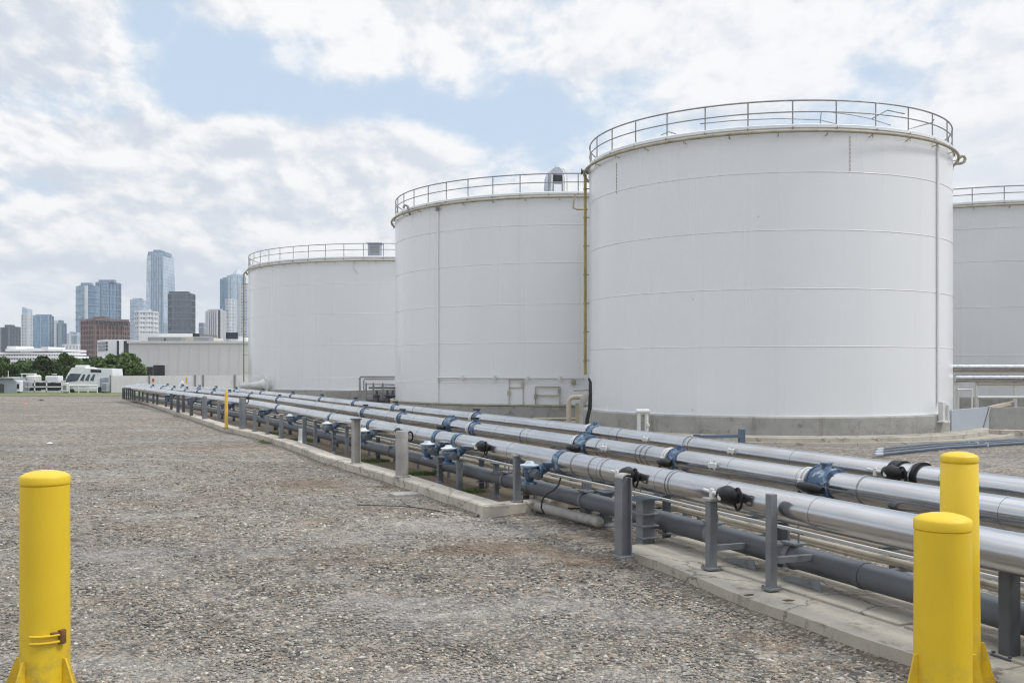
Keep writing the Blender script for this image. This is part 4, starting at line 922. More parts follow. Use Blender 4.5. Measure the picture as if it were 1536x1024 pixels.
# ---------------------------------------------------------------- far left: fence, vehicles, shed
Yf = 79.0
def pxw(w, Y): return w/F*Y
A = P(166,588,Yf); B = P(372,588,Yf+6); A.z = B.z = 0
o = thing('site_fence', A.lerp(B,.5), 'white sheet fence with orange and yellow signs before the warehouse', 'fence')
mb = MB(); n = 110; zf = zt(563.5,Yf); vs = []
for i in range(n+1):
    p = A.lerp(B, i/n); off = .008*((i//2) % 2); vs += [(p.x,p.y+off,0),(p.x,p.y+off,zf)]
mb.add(vs, [(2*i,2*i+2,2*i+3,2*i+1) for i in range(n)]); vs2 = [(p.x,p.y+.08,z) for p in (A,B) for z in (0,zf)]; mb.add(vs2, [(0,1,3,2)])
mb.build('sheet', M['whitefence'], o, smooth=False)
for t in (0,.27,.60,.66,.9): 
    p = A.lerp(B,t); mb = MB(); mb.box((p.x,p.y-.06,zf/2+.03), (.10,.08,zf+.06)); mb.build('fence_post', M['rail'], o)
for x, y, w, h, m_ in ((227.5,570,8.5,5,'orange'),(277,569.5,8,7,'signyellow')):
    t = (x-166)/206; p = A.lerp(B,t); mb = MB(); mb.box((P(x,y,p.y).x,p.y-.05,zt(y,p.y)), (pxw(w,p.y),.03,pxw(h,p.y))); mb.build('sign', M[m_], o)
mb = MB()   # faded lettering-like scuffs on the right panel
for i in range(9):
    x = 313+i*2.2+random.uniform(-.5,.5); t = (x-166)/206; p = A.lerp(B,t); y = 571+random.uniform(-2,2); mb.box((P(x,y,p.y).x,p.y-.04,zt(y,p.y)), (.08+random.random()*.05,.012,.10+random.random()*.12))
mb.build('faded_lettering', M['ochre'], o)
for (x, y0, w, m_, nm, lb) in ((28,571,9,'white','equipment_box','narrow white equipment box between the shed and the framed trailer'),(99,574,7,'offwhite','equipment_box','pale equipment box in front of the truck nose'),(158,574,8,'greyshed','equipment_box','grey equipment box at the rear of the white truck')):
    Y = 78.4; g = P(x,588,Y); g.z = 0; o = thing(nm, g, lb, 'box'); hh = zt(y0,Y); mb = MB(); mb.bbox((g.x,Y,hh/2+.06), (pxw(w,Y),.5,hh-.12), .03); mb.build('body', M[m_], o)
    mb = MB(); mb.box((g.x,Y-.26,hh*.55), (pxw(w,Y)*.7,.03,hh*.4)); mb.build('door', M['darkfill'] if m_ == 'white' else M['rail'], o)
    mb = MB(); mb.box((g.x,Y,.03), (pxw(w,Y)*.9,.45,.06)); mb.build('skid', M['steeldark'], o)
Y = 78.1; o = thing('barrier', (P(125,588,Y).x,Y,0), 'low white pipe barrier in front of the truck', 'barrier'); 
for x in (104,118,132,146): mb = MB(); p = P(x,588,Y); mb.tube([Vector((p.x,Y,0)), Vector((p.x,Y,zt(577,Y)))], .04, 8); mb.build('barrier_post', M['white'], o)
mb = MB(); mb.tube([P(104,578,Y), P(146,578,Y)], .045, 8); mb.tube([P(104,582.5,Y), P(146,582.5,Y)], .035, 8); mb.build('rail', M['white'], o)
# small box truck with big side windows
def truck():
    Y = 80; g = P(133,588,Y); g.z = 0; o = thing('white_truck', g, 'white truck with dark wraparound windows parked before the trees', 'truck')
    def Q(x, y, dy=0): q = P(x, y, Y); return Vector((q.x, Y+dy, q.z))
    def prism_xz(mb, pts, d0, d1):
        k = len(pts); vs = [Q(x,y,d0) for x,y in pts]+[Q(x,y,d1) for x,y in pts]
        mb.add(vs, [tuple(range(k)), tuple(range(2*k-1,k-1,-1))]+[(i,(i+1)%k,k+(i+1)%k,k+i) for i in range(k)])
    mb = MB(); prism_xz(mb, [(96,585),(96,574),(99,566),(103,558),(108,551),(125,550.5),(130,552),(168,553),(169,562),(169,585)], 0, 2.1); b = mb.build('body', M['white'], o)
    mb = MB(); prism_xz(mb, [(102,564),(106,560),(122,560.5),(116,571),(98.5,573)], -.03, .3)
    mb.build('windscreen', M['glassgrey'], o)
    mb = MB()
    for k in range(3): x = 119+k*7.5; prism_xz(mb, [(x+1,570),(x+6,561.5),(x+9,561),(x+6,571.5)], -.03, .3)
    mb.build('side_window', M['glassgrey'], o)
    mb = MB(); c = Q(116,549.5,1.0); mb.bbox(c, (.9,.8,.22), .05); mb.build('roof_unit', M['offwhite'], o)
    mb = MB(); c = Q(97.5,569,-.12); mb.beam(c, c+Vector((.12,.1,.04)), .04,.04); mb.bbox(c-Vector((0,0,.12)), (.12,.08,.26), .02); mb.build('mirror', M['steeldark'], o)
    mb = MB(); prism_xz(mb, [(136,554),(152,554.5),(152,558.5),(136,558)], -.03, .2); mb.build('roof_window', M['glassdark'], o)
    mb = MB(); prism_xz(mb, [(150,567),(163,566),(164,584),(150,585)], -.04, .2); mb.build('door', M['greyshed'], o)
    mb = MB(); prism_xz(mb, [(95,577),(134,576),(134,580),(95,581)], -.06, .15); mb.build('bumper', M['whitefence'], o)
    for x in (106,150): 
        mb = MB(); c = Q(x,584.5,-.02); mb.axis_lathe(c, (0,1,0), [(.1,-.04),(.22,-.04),(.24,0),(.24,.25)], 16); mb.build('wheel', M['cable'], o)
truck()
def trailer():
    Y = 79.4; o = thing('frame_trailer', Vector((P(62,588,Y).x,Y,0)), 'white framed trailer loaded with dark machinery beside the truck', 'trailer')
    mb = MB(); 
    for y in (572,580,587): mb.beam(P(35,y,Y), P(93,y,Y), .08,.09)
    for x in (35,52,70,93): mb.beam(Vector((P(x,587,Y).x,Y,0)), P(x,571,Y), .08,.08)
    for x in (35,93): mb.beam(P(x,572,Y), P(x,572,Y)+Vector((0,1.5,0)), .08,.09)
    mb.build('frame', M['white'], o)
    mb = MB(); c = P(66,578,Y); mb.bbox((c.x,Y+.8,zt(579,Y)), (pxw(40,Y),1.1,pxw(10,Y)), .06)
    for x in (56,66,78): mb.axis_lathe(P(x,577,Y+.3), (0,1,0), [(.22,0),(.24,.1),(.2,.5)], 14)
    mb.build('machinery', M['darkfill'], o)
    mb = MB(); c = P(42.5,575,Y); mb.lathe((c.x,Y+.9,.1), [(.55,0),(.55,1.15),(.45,1.25),(.0,1.28)], 18); mb.build('drum', M['offwhite'], o)
    mb = MB(); c = P(42.5,562,Y); 
    for x in (33,40,47,53): mb.beam(P(x,572,Y+.9), P(x,560.5,Y+.9), .06,.06)
    mb.beam(P(33,560.5,Y+.9), P(53,560.5,Y+.9), .5,.07); mb.build('cage', M['white'], o)
    for x in (48,80):
        mb = MB(); c = P(x,585,Y); mb.axis_lathe(Vector((c.x,Y-.02,.2)), (0,1,0), [(.2,0),(.21,.05),(.2,.2)], 14); mb.build('wheel', M['cable'], o)
trailer()
Y = 80.5; g = Vector((P(78,560,Y).x,Y+.4,0)); mb = MB(); mb.bbox((g.x,g.y,zt(566,Y)/2), (pxw(20,Y),.9,zt(561.5,Y)), .05); c_ = thing('water_tank', g, 'small white cube tank standing behind the framed trailer', 'tank')
mb.build('tank_body', M['white'], c_); mb = MB(); mb.lathe((g.x,g.y,zt(561.8,Y)), [(.2,0),(.2,.06),(0,.07)], 12); mb.build('lid', M['offwhite'], c_)
Y = 78.0; o = thing('garden_shed', (P(8,588,Y).x,Y+.8,0), 'small grey blue shed at the far left edge', 'shed')
def Q(x, y, dy=0): q = P(x, y, Y); return Vector((q.x, Y+dy, q.z if y < 588 else 0))
mb = MB(); pts = [(-16,589),(-16,570),(4,567.5),(20,568),(24,572),(24,589)]; k = len(pts); vs = [Q(x,y,0) for x,y in pts]+[Q(x,y,2) for x,y in pts]
mb.add(vs, [tuple(range(k)), tuple(range(2*k-1,k-1,-1))]+[(i,(i+1)%k,k+(i+1)%k,k+i) for i in range(k)]); mb.build('wall', M['greyshed'], o, smooth=False)
mb = MB(); mb.plate([Q(0,589,-.02),Q(6,589,-.02),Q(6,577,-.02),Q(2,575,-.02),Q(0,576,-.02)], .03); mb.build('door', M['steeldark'], o)
mb = MB(); mb.beam(Q(-17,569.5,-.1)+Vector((0,1,.03)), Q(4,566.8,-.1)+Vector((0,1,.03)), 2.3,.05); mb.beam(Q(4,566.8,-.1)+Vector((0,1,.03)), Q(21,567.2,-.1)+Vector((0,1,.03)), 2.3,.05); mb.build('roof', M['whitefence'], o)
# pole
Y = 88; mb = MB(); p = P(12,588,Y); mb.tube([Vector((p.x,Y,0)), P(12.5,556,Y)], [.05,.03], 8); tag(mb.build('pole', M['offwhite']), 'thin white pole above the grey shed', 'pole')
# site lamp beside the fence
p, t, n = back.at(back.px(268)); o = thing('site_lamp', (p.x,p.y+.6,0), 'small white lamp on a short stalk above the far pipes', 'lamp')
Yl = p.y+.6; mb = MB(); mb.tube([Vector((p.x,Yl,0)), Vector((p.x,Yl,zt(578,Yl)))], .04, 8); mb.build('stalk', M['steeldark'], o)
mb = MB(); mb.axis_lathe(Vector((p.x,Yl,zt(576,Yl))), (-.7,-.5,.4), [(.05,-.15),(.14,-.05),(.2,.1),(.19,.12),(0,.1)], 14); mb.build('lamp_head', M['offwhite'], o)
# grass verge
mb = MB(); mb.add([(-70,70,.004),(-24,70,.004),(-26,73,.004),(-26,120,.004),(-110,120,.004),(-110,70,.004)], [(0,1,2,3,4,5)])
tag(mb.build('grass_verge', M['verge'], smooth=False), 'strip of dull grass beyond the yard', None, None, 'structure')
# ---------------------------------------------------------------- trees
def leaf_cloud(name, mat, parent, centers, n, size, rng):
    cs = np.array([c[:3] for c in centers]); rad = np.array([c[3] for c in centers]); w = rad**2/np.sum(rad**2)
    idx = rng.choice(len(cs), n, p=w); dirs = rng.normal(size=(n,3)); dirs /= np.linalg.norm(dirs,axis=1)[:,None]
    rr = rad[idx]*(.55+.5*rng.random(n)**.5); pos = cs[idx]+dirs*rr[:,None]*np.array([1,1,.85]); pos[:,2] = np.maximum(pos[:,2], .1)
    a = rng.normal(size=(n,3)); a /= np.linalg.norm(a,axis=1)[:,None]; b = np.cross(a, rng.normal(size=(n,3))); b /= np.linalg.norm(b,axis=1)[:,None]
    s = size*(.6+.8*rng.random(n))[:,None]
    V = np.stack([pos-a*s, pos+b*s*.55, pos+a*s, pos-b*s*.55], 1).reshape(-1,3)-np.array(WL[parent.name])
    me = bpy.data.meshes.new(name); me.vertices.add(4*n); me.vertices.foreach_set('co', V.ravel()); me.loops.add(4*n); me.loops.foreach_set('vertex_index', np.arange(4*n))
    me.polygons.add(n); me.polygons.foreach_set('loop_start', np.arange(n)*4); me.update(calc_edges=True)
    tone = np.repeat(np.clip(rng.random(n)*.55+rng.random(len(cs))[idx]*.6, 0, 1), 4)
    at = me.attributes.new('tone','FLOAT','POINT'); at.data.foreach_set('value', tone.astype(np.float32)); me.materials.append(mat)
    o = bpy.data.objects.new(name, me); COL.objects.link(o); o.parent = parent; WL[o.name] = WL[parent.name]; return o
def tree(x, ytop, wpx, Y, label, mat, seed):
    rng = np.random.default_rng(seed); g = P(x,588,Y); g.z = 0; h = zt(ytop, Y); w = pxw(wpx, Y)/2
    o = thing('leafy_tree', g, label, 'tree', 'trees beyond the yard'); mb = MB()
    mb.tube([g, g+Vector((.05,0,h*.25)), g+Vector((0,.1,h*.6))], [.2,.15,.06], 8)
    for k in range(5):
        a = k*1.26+rng.random(); z = h*(.22+.08*k); mb.tube([g+Vector((0,0,z)), g+Vector((math.cos(a)*w*.4,math.sin(a)*w*.4,z+h*.15)), g+Vector((math.cos(a)*w*.7,math.sin(a)*w*.7,z+h*.22))], [.09,.06,.03], 6)
    mb.build('trunk', M['bark'], o)
    cs = []
    for k in range(17):
        a = rng.random()*6.283; q = rng.random()**.6; z = h*(.12+.78*rng.random()); env = w*(1.0-.55*max(0,(z/h-.45)/.55)**1.6)
        r = (.16+.24*rng.random())*w; cs.append((g.x+math.cos(a)*q*(env-r*.6), g.y+math.sin(a)*q*(env-r*.6), min(z, h-r*.8), r))
    leaf_cloud('crown', mat, o, cs, 3600, .21, rng)
    return o
tl = [(6,535,56,128,'a','dark green tree at the far left edge behind the grey shed'),(40,541,46,132,'a','dark tree behind the framed trailer, left of the taller trees'),(72,535,50,128,'a','round dark tree directly behind the small white cube tank'),
      (104,527,46,126,'b','taller mid green tree behind the truck cab'),(132,536,44,132,'a','dark tree behind the middle of the white truck'),(159,530,50,124,'b','lighter green tree behind the rear of the white truck'),(190,530,58,126,'b','mid green tree at the right end, in front of the warehouse corner'),
      (22,545,60,116,'a','low dark shrub-like tree between the shed and the trailer'),(120,548,60,114,'a','low dark bushy tree just behind the truck roof'),(200,552,34,112,'a','low dark bush at the right end of the trees'),
      (56,540,60,150,'b','pale green tree in the back row above the framed trailer'),(116,538,60,150,'a','dark tree in the back row above the truck roof'),(172,537,60,150,'b','pale green tree in the back row near the white office')]
for i, (x, yt, w, Y, m_, lb) in enumerate(tl): tree(x, yt, w, Y, lb, M['leaf'+m_], 100+i)
# ---------------------------------------------------------------- mid-distance buildings
def block(name, px, ytop, depth, Y, mat, label, cat='building', part='wall', roof=None):
    """px: picture columns of the visible corners with extra depth: [(x, dy), ...] left to right"""
    pts = [(P(x,0,Y+dy).x, Y+dy) for x, dy in px]
    g = Vector((sum(p[0] for p in pts)/len(pts), Y, 0)); o = thing(name, g, label, cat)
    last, first = pts[-1], pts[0]
    poly = pts+([(last[0]+2, last[1]+depth), (first[0]-2, first[1]+depth)] if cat != 'skyscraper' else [(last[0]-3, last[1]+8), (first[0]-3, last[1]+8)])
    h = zt(ytop, Y); mb = MB(); mb.prism(poly, -.1, h); mb.build(part, mat, o, smooth=False)
    return o, pts, poly, h
# warehouse
o, pts, poly, h = block('warehouse', [(193,0),(374,0)], 513, 40, 160, M['far'], 'long pale grey warehouse left of the farthest tank')
mb = MB(); mb.beam((pts[0][0]-.2,160-.1,h), (pts[1][0]+.2,160-.1,h), .3,.35); mb.build('parapet', M['far'], o)
mb = MB(); 
for i in range(1,12): x = lerp(pts[0][0],pts[1][0],i/12); mb.box((x,160-.02,h/2), (.05,.05,h*.98))
mb.build('panel_joints', M['far'], o)
for x0, x1, y0 in ((220,229,550),(230,247,547.5)):
    mb = MB(); a = P(x0,y0,159.95); b = P(x1,y0,159.95); mb.box(((a.x+b.x)/2,159.95,a.z/2), (b.x-a.x,.1,a.z)); mb.build('door', M['darkfill'], o)
mb = MB()
for x in (231,258,300): a = P(x,512,166); mb.bbox((a.x,168,h+.5), (2.6,2.5,1.1), .1)
mb.build('roof_unit', M['rail'], o)
def roof_obj(name, x0, x1, y0, Y, mat, label, slope=0):
    a, b = P(x0,y0,Y), P(x1,y0,Y); g = Vector(((a.x+b.x)/2, Y, 0)); o = thing(name, g, label, 'building'); mb = MB(); s = slope
    mb.add([(a.x,Y,0),(b.x,Y,0),(b.x-s,Y,a.z),(a.x+s,Y,a.z),(a.x,Y+15,0),(b.x,Y+15,0),(b.x-s,Y+15,a.z),(a.x+s,Y+15,a.z)], [(0,1,2,3),(5,4,7,6),(3,2,6,7),(0,3,7,4),(1,5,6,2)]); mb.build('wall', mat, o, smooth=False)
    return o, a, b
o, a, b = roof_obj('low_building', 205, 326, 505, 230, M['cream'], 'cream low building whose roof shows above the warehouse', 3)
mb = MB(); 
for x in (232,262,301): q = P(x,509,229.9); mb.box((q.x,229.9,q.z), (2.2,.2,.6))
mb.build('vent', M['darkfill'], o)
mb = MB(); q = P(250,500,236); mb.prism([(q.x-6,236),(q.x+6,236),(q.x+4,242),(q.x-4,242)], 0, q.z); mb.build('penthouse', M['white'], o)
o, a, b = roof_obj('low_building', 276, 311, 500, 250, M['glassdark'], 'dark roofed low building above the right part of the warehouse', 2)
o, a, b = roof_obj('low_building', 345, 372, 505, 190, M['white'], 'small white rooftop block beside the farthest tank', .3)
mb = MB(); q = P(348,501,189.9); mb.box((q.x,189.9,q.z-.3), (2.2,.3,1.2)); mb.build('window', M['glassdark'], o)
# white office with dark glass
o, pts, poly, h = block('white_office', [(146,10),(160,0),(178,0)], 509, 20, 300, M['white'], 'white office block with rounded balconies beside the brown tower')
for y in (514,519,524): 
    mb = MB(); z = zt(y,300); mb.prism([(P(147,0,309).x,309-.3),(P(160,0,300).x,300-.3),(P(160,0,300).x+.3,300),(P(147,0,309).x+.3,309)], z-.35, z+.35); mb.build('window', M['glassdark'], o)
o, pts, poly, h = block('glass_office', [(175,0),(194,0)], 511, 20, 290, M['glassdark'], 'dark glass office block attached left of the warehouse')
mb = MB(); q = P(182,512,289.8); mb.box((q.x,289.8,h*.8), (1.2,.2,h*.4)); mb.build('mullion', M['white'], o)
# white parking deck
o = thing('parking_deck', (P(42,560,420).x,420,0), 'white multi-level deck building above the trees at far left', 'building')
zs = [zt(y,420) for y in (541,535,530,525)]
for k, z in enumerate(zs):
    x0, x1 = (-8,94) if k == 0 else ((-8,92-4*k) if k < 3 else (8,84)); mb = MB()
    mb.prism([(P(x0,0,420).x,420),(P(x1,0,420).x,420+6),(P(x1,0,420).x,450),(P(x0,0,420).x,450)], z-.45, z+.45); mb.build('deck', M['white'], o)
mb = MB(); mb.prism([(P(-7,0,423).x,423),(P(86,0,423).x,428),(P(86,0,423).x,448),(P(-7,0,423).x,448)], 0, zs[2]); mb.build('wall', M['rail'], o)
mb = MB()
for i in range(26): x = -6+i*3.7; q = P(x,0,420.5); mb.box((q.x,421.5+i*.2,zs[2]/2), (.5,.5,zs[2]))
mb.build('columns', M['white'], o)
mb = MB(); 
for x0, x1, y in ((10,24,519),(62,72,520),(40,60,522)): mb.prism([(P(x0,0,424).x,424),(P(x1,0,424).x,424),(P(x1,0,424).x,440),(P(x0,0,424).x,440)], zs[3], zt(y,424)); 
mb.build('roof_block', M['white'], o)
# ---------------------------------------------------------------- city towers
FAC = {
 'blueglass': facade('blue glass wall', (.17,.28,.40), (.21,.29,.37), 1.6, 4.0, .14, .12, .55),
 'paleglass': facade('pale blue glass wall', (.40,.50,.60), (.42,.48,.54), 1.5, 3.8, .14, .14, .45),
 'greyglass': facade('grey glass wall', (.20,.25,.31), (.19,.22,.25), 1.4, 3.8, .14, .12, .5),
 'darkgrey': facade('dark grey tower wall', (.085,.11,.145), (.095,.112,.135), 1.5, 3.7, .2, .16, .4),
 'brown': facade('brown brick grid wall', (.05,.041,.039), (.15,.083,.070), 2.9, 3.3, .75, .4),
 'white': facade('white grid wall', (.30,.33,.36), (.68,.69,.70), 2.8, 3.9, .7, .4),
 'palewhite': facade('pale residential wall', (.34,.40,.46), (.60,.63,.66), 3.4, 3.4, .7, .4),
 'stripe': facade('dark striped wall', (.03,.033,.04), (.05,.05,.06), 3, 3.6, .4)}
FM = {k: simple('fin '+k, c, .5, 0, .05, .1) for k, c in {'white':(.62,.64,.66),'blue':(.20,.28,.36),'pale':(.42,.48,.54),'grey':(.10,.12,.145),'brown':(.155,.090,.076),'dark':(.06,.065,.07)}.items()}
def tower(px, ytop, Y, fac, label, fins=None, finstep=6, bands=None, bandstep=8, crown=None, depth=30, finw=.45):
    side = min(depth, 13); x1, d1 = px[-1]; xb = P(x1,0,Y+d1+side).x; xf = 768+F*xb/(Y+d1)
    px = [q for q in px[:-1] if q[0] < xf-1]+[(xf,d1),(x1,d1+side)]
    o, pts, poly, h = block('tower', px, ytop, depth, Y, FAC[fac], label, 'skyscraper', 'facade')
    if fins:
        mb = MB()
        for a, b in zip(pts, pts[1:]):
            L = math.hypot(b[0]-a[0], b[1]-a[1]); n = max(1, round(L/finstep)); rz = math.atan2(b[1]-a[1], b[0]-a[0])
            for i in range(n+1): mb.box((lerp(a[0],b[0],i/n)+math.sin(rz)*.3, lerp(a[1],b[1],i/n)-math.cos(rz)*.3, h/2), (finw,.9,h*.995), rz)
        mb.build('fins', FM[fins], o, smooth=False)
    if bands:
        mb = MB(); z = bandstep
        while z < h:
            for a, b in zip(pts, pts[1:]):
                L = math.hypot(b[0]-a[0], b[1]-a[1]); rz = math.atan2(b[1]-a[1], b[0]-a[0]); mb.box(((a[0]+b[0])/2+math.sin(rz)*.25, (a[1]+b[1])/2-math.cos(rz)*.25, z), (L,.7,1.0), rz)
            z += bandstep
        mb.build('floor_bands', FM[bands], o, smooth=False)
    for (x0, x1, y, m_) in (crown or []):
        w_ = max(4, (x1-x0)*.78); a, b = P(x0,0,Y+6), P(x0+w_,0,Y+6); mb = MB(); mb.prism([(a.x,Y+6),(b.x,Y+6),(b.x,Y+13),(a.x,Y+13)], h-.5, zt(y, Y+6)); mb.build('roof_plant', m_, o, smooth=False)
    return o
tower([(4,30),(13,0),(30,10)], 489, 1000, 'darkgrey', 'dark grey tower standing alone at the far left of the skyline', 'grey', 6, crown=[(7,20,487,FM['dark'])])
tower([(33,8),(50,0)], 471, 1250, 'white', 'white ribbed tower beside the blue striped slab at left of the skyline', 'white', 5, crown=[(33,44,468,FM['pale'])])
tower([(33,0),(48,0)], 463, 1420, 'paleglass', 'very pale tower peeking over the white ribbed one', crown=[(33,38,460.5,FM['pale'])])
tower([(49.5,0),(80,6)], 473, 1150, 'blueglass', 'blue slab with pale vertical stripes, left of the skyline', 'pale', 8, crown=[(53,80,471.5,FM['blue'])])
tower([(80.5,0),(88,4)], 480, 1200, 'palewhite', 'slim pale tower right of the striped blue slab', 'white', 6)
tower([(86,6),(99,0)], 484, 1130, 'greyglass', 'stepped blue grey tower right of the slim pale one', 'blue', 7, crown=[(87,93,480,FM['blue'])])
tower([(99,0),(110,0)], 500, 1300, 'palewhite', 'low pale block between the stepped tower and the brown building', crown=[(104,109,497,FM['pale'])])
tower([(107,0),(123,0)], 498, 1100, 'paleglass', 'low bluish block directly left of the brown building', bands='white', bandstep=12)
tower([(93,0),(126,0)], 516, 820, 'white', 'low white block in front, left of the brown building', bands='white')
tower([(113.5,20),(128,0),(150,14)], 427, 1150, 'blueglass', 'twin blue glass tower with a white stripe, left of the pair', None, 4, 'blue', 8, crown=[(121,141,424,FM['blue'])])
oo = [ob for ob in bpy.data.objects if ob.get('label','').startswith('twin blue glass tower with a white')][0]
mb = MB(); q = P(129.5,0,1149); mb.box((q.x,1148.6,zt(428,1150)/2), (3.2,1.4,zt(428,1150))); mb.build('stripe', FM['white'], oo)
tower([(144,10),(154,0),(181,16)], 422, 1240, 'blueglass', 'bluer glass tower, right of the twin pair', 'blue', 5, 'blue', 8, crown=[(148,178,419.5,FM['blue'])])
tower([(122.5,20),(142,0),(193,20)], 479, 700, 'brown', 'broad brown brick building with a grid of windows', 'brown', 3.4, 'brown', 3.4, crown=[(140,162,475,FM['brown'])], finw=.9)
oo = [ob for ob in bpy.data.objects if ob.get('label','').startswith('broad brown brick')][0]
mb = MB()
for i in range(14): q = lerp(143,192,i/13); a = P(q,0,700+(q-142)*.4); mb.box((a.x,a.y-.6,zt(483,700)), (1.5,.8,3.2))
mb.build('attic_openings', FM['dark'], oo)
mb = MB(); a = P(122.5,0,720); b = P(142,0,700); c = P(193,0,720); zz = zt(479,700)
mb.beam((a.x,a.y-.5,zz),(b.x,b.y-.5,zz),1.4,1.6); mb.beam((b.x,b.y-.5,zz),(c.x,c.y-.5,zz),1.4,1.6); mb.build('cornice', FM['brown'], oo)
tower([(195,0),(221,8)], 449, 1300, 'paleglass', 'pale blue tower behind the white grid building', None, 5, 'pale', 8, crown=[(199,217,447,FM['pale'])])
tower([(202.5,6),(209,0),(237,6)], 466, 900, 'white', 'white building with a regular window grid before the tallest tower', 'white', 5.2, 'white', 4.2, crown=[(212,226,463,FM['pale'])])
# the tallest tower: tapering upper part, built as stacked prisms
Y = 1150; o = thing('tower', (P(235,0,Y).x,Y,0), 'tallest tapering blue glass tower of the skyline', 'skyscraper')
mb = MB(); sec = [(551,219,251.5),(450,219,251),(420,219.5,250),(395,220,249),(380,220.5,248.5)]
vs = []
for y, x0, x1 in sec:
    z = max(0, zt(y,Y)); xm = x0+8; vs += [(P(x0,0,Y+14).x,Y+14,z),(P(xm,0,Y).x,Y,z),(P(x1-6,0,Y).x,Y,z),(P(x1,0,Y+12).x,Y+12,z),(P(x1,0,Y+12).x,Y+40,z),(P(x0,0,Y+14).x,Y+40,z)]
mb.add(vs, [(i*6+k,i*6+(k+1)%6,(i+1)*6+(k+1)%6,(i+1)*6+k) for i in range(4) for k in range(6)]+[tuple(24+k for k in range(6))]); mb.build('facade', FAC['paleglass'], o, smooth=False)
mb = MB()
for x in (227,230.5,234,238,242,245): mb.beam(Vector((P(x,0,Y).x,Y-.3,0)), Vector((P(lerp(235,x,.94),0,Y).x,Y-.3,zt(381,Y))), .7,.7)
mb.build('fins', FM['blue'], o)
mb = MB(); mb.prism([(P(222,0,Y+6).x,Y+6),(P(247,0,Y+6).x,Y+6),(P(247,0,Y+6).x,Y+30),(P(222,0,Y+6).x,Y+30)], zt(382,Y), zt(376.5,Y)); mb.prism([(P(229,0,Y+6).x,Y+8),(P(240,0,Y+6).x,Y+8),(P(240,0,Y+6).x,Y+20),(P(229,0,Y+6).x,Y+20)], zt(377,Y), zt(373.5,Y)); mb.build('crown', FM['blue'], o, smooth=False)
tower([(253,8),(258,0),(292,6)], 439, 980, 'darkgrey', 'dark grey slab right of the tallest tower', 'grey', 4.5, 'grey', 6, crown=[(253,290,437,FM['dark'])])
tower([(298,0),(310,0)], 484, 1200, 'greyglass', 'small grey block between the dark slab and the striped building', bands='pale')
tower([(309.5,14),(314,5),(326,0),(338,.5)], 465, 900, 'stripe', 'dark building with bold white vertical stripes', 'white', 2.6, crown=[(311,336,463.5,FM['white'])], finw=1.1)
tower([(330,0),(346,5)], 418, 1350, 'blueglass', 'blue grey tower left of the peaked tower', 'blue', 6, crown=[(334,345,416,FM['blue'])])
o = tower([(341.5,8),(350,0),(368,6)], 412, 1300, 'paleglass', 'pale tower with a small peaked crown beside the farthest tank', 'pale', 6)
mb = MB(); c = P(357,0,1312); z = zt(412,1300); mb.lathe((c.x,1312,z-.5), [(9,0),(9,2),(5.5,5),(1,9),(0,9.5)], 4); mb.build('crown', FM['pale'], o, smooth=False)
tower([(338.5,4),(344,0),(355,4)], 448, 1050, 'palewhite', 'slim white residential tower in front of the peaked tower', 'white', 5.5)
tower([(358,4),(376,0)], 425, 1180, 'palewhite', 'whitish tower partly hidden by the farthest tank', 'white', 6)
# ---------------------------------------------------------------- gravel stones, grass, debris
kx = np.array([p.y for p in kpts[::-1]]), np.array([p.x for p in kpts[::-1]])
px_ = np.array([p.y for p in pnear[::-1]]), np.array([p.x for p in pnear[::-1]])
def limit(Y):
    a = np.interp(Y, px_[0], px_[1]); b = np.interp(Y, kx[0], kx[1])
    mid = np.interp(Y, [10.9, 13.6], [1.1, -.3]); return np.where(Y < 10.9, a, np.where(Y > 13.65, b, np.where(Y > 12.2, np.minimum(corner_end.x-.2, .9-(Y-12.2)*.6), mid+.2)))
n = 115000; u = RNG.random(n); Ys_ = 5.3*np.exp(u*np.log(26/5.3)); half = .56*Ys_; Xs_ = (RNG.random(n)*2-1)*half
keep = (Xs_ < limit(Ys_)-.03) & (RNG.random(n) < np.clip((26-Ys_)/13, 0, 1)**.8); Xs_, Ys_ = Xs_[keep], Ys_[keep]; n = len(Xs_)
ico = np.array([(0,-.526,.851),(0,.526,.851),(0,-.526,-.851),(0,.526,-.851),(-.526,.851,0),(.526,.851,0),(-.526,-.851,0),(.526,-.851,0),(.851,0,-.526),(.851,0,.526),(-.851,0,-.526),(-.851,0,.526)])
tri = []
from itertools import combinations
for c in combinations(range(12), 3):
    d_ = [np.linalg.norm(ico[a]-ico[b]) for a, b in combinations(c, 2)]
    if max(d_) < 1.1:
        a, b, e = c
        if np.dot(np.cross(ico[b]-ico[a], ico[e]-ico[a]), ico[a]) < 0: b, e = e, b
        tri.append((a,b,e))
tri = np.array(tri)
size = (.006+.0165*RNG.random(n)**2.6)*(.9+.5*np.clip((Ys_-6)/12,0,1))
V = ico[None]*(1+.35*(RNG.random((n,12,1))-.5)); V = V*np.stack([np.ones(n), .55+.45*RNG.random(n), .35+.35*RNG.random(n)],1)[:,None,:]
an = RNG.random(n)*6.283; ti = (RNG.random(n)-.5)*.9; ca, sa, ct, st = np.cos(an), np.sin(an), np.cos(ti), np.sin(ti)
x, y, z = V[...,0], V[...,1], V[...,2]; y2 = y*ct[:,None]-z*st[:,None]; z2 = y*st[:,None]+z*ct[:,None]
X = x*ca[:,None]-y2*sa[:,None]; Yv = x*sa[:,None]+y2*ca[:,None]
V = np.stack([X,Yv,z2],-1)*size[:,None,None]
gz = .012*np.sin(Xs_*1.7+Ys_*.6)*np.sin(Ys_*.9-Xs_*.4)+.008*np.sin(Xs_*4.1)*np.sin(Ys_*3.3)-.012
V += np.stack([Xs_,Ys_,gz+size*.15],-1)[:,None,:]
Fc = (tri[None]+(np.arange(n)*12)[:,None,None]).reshape(-1)
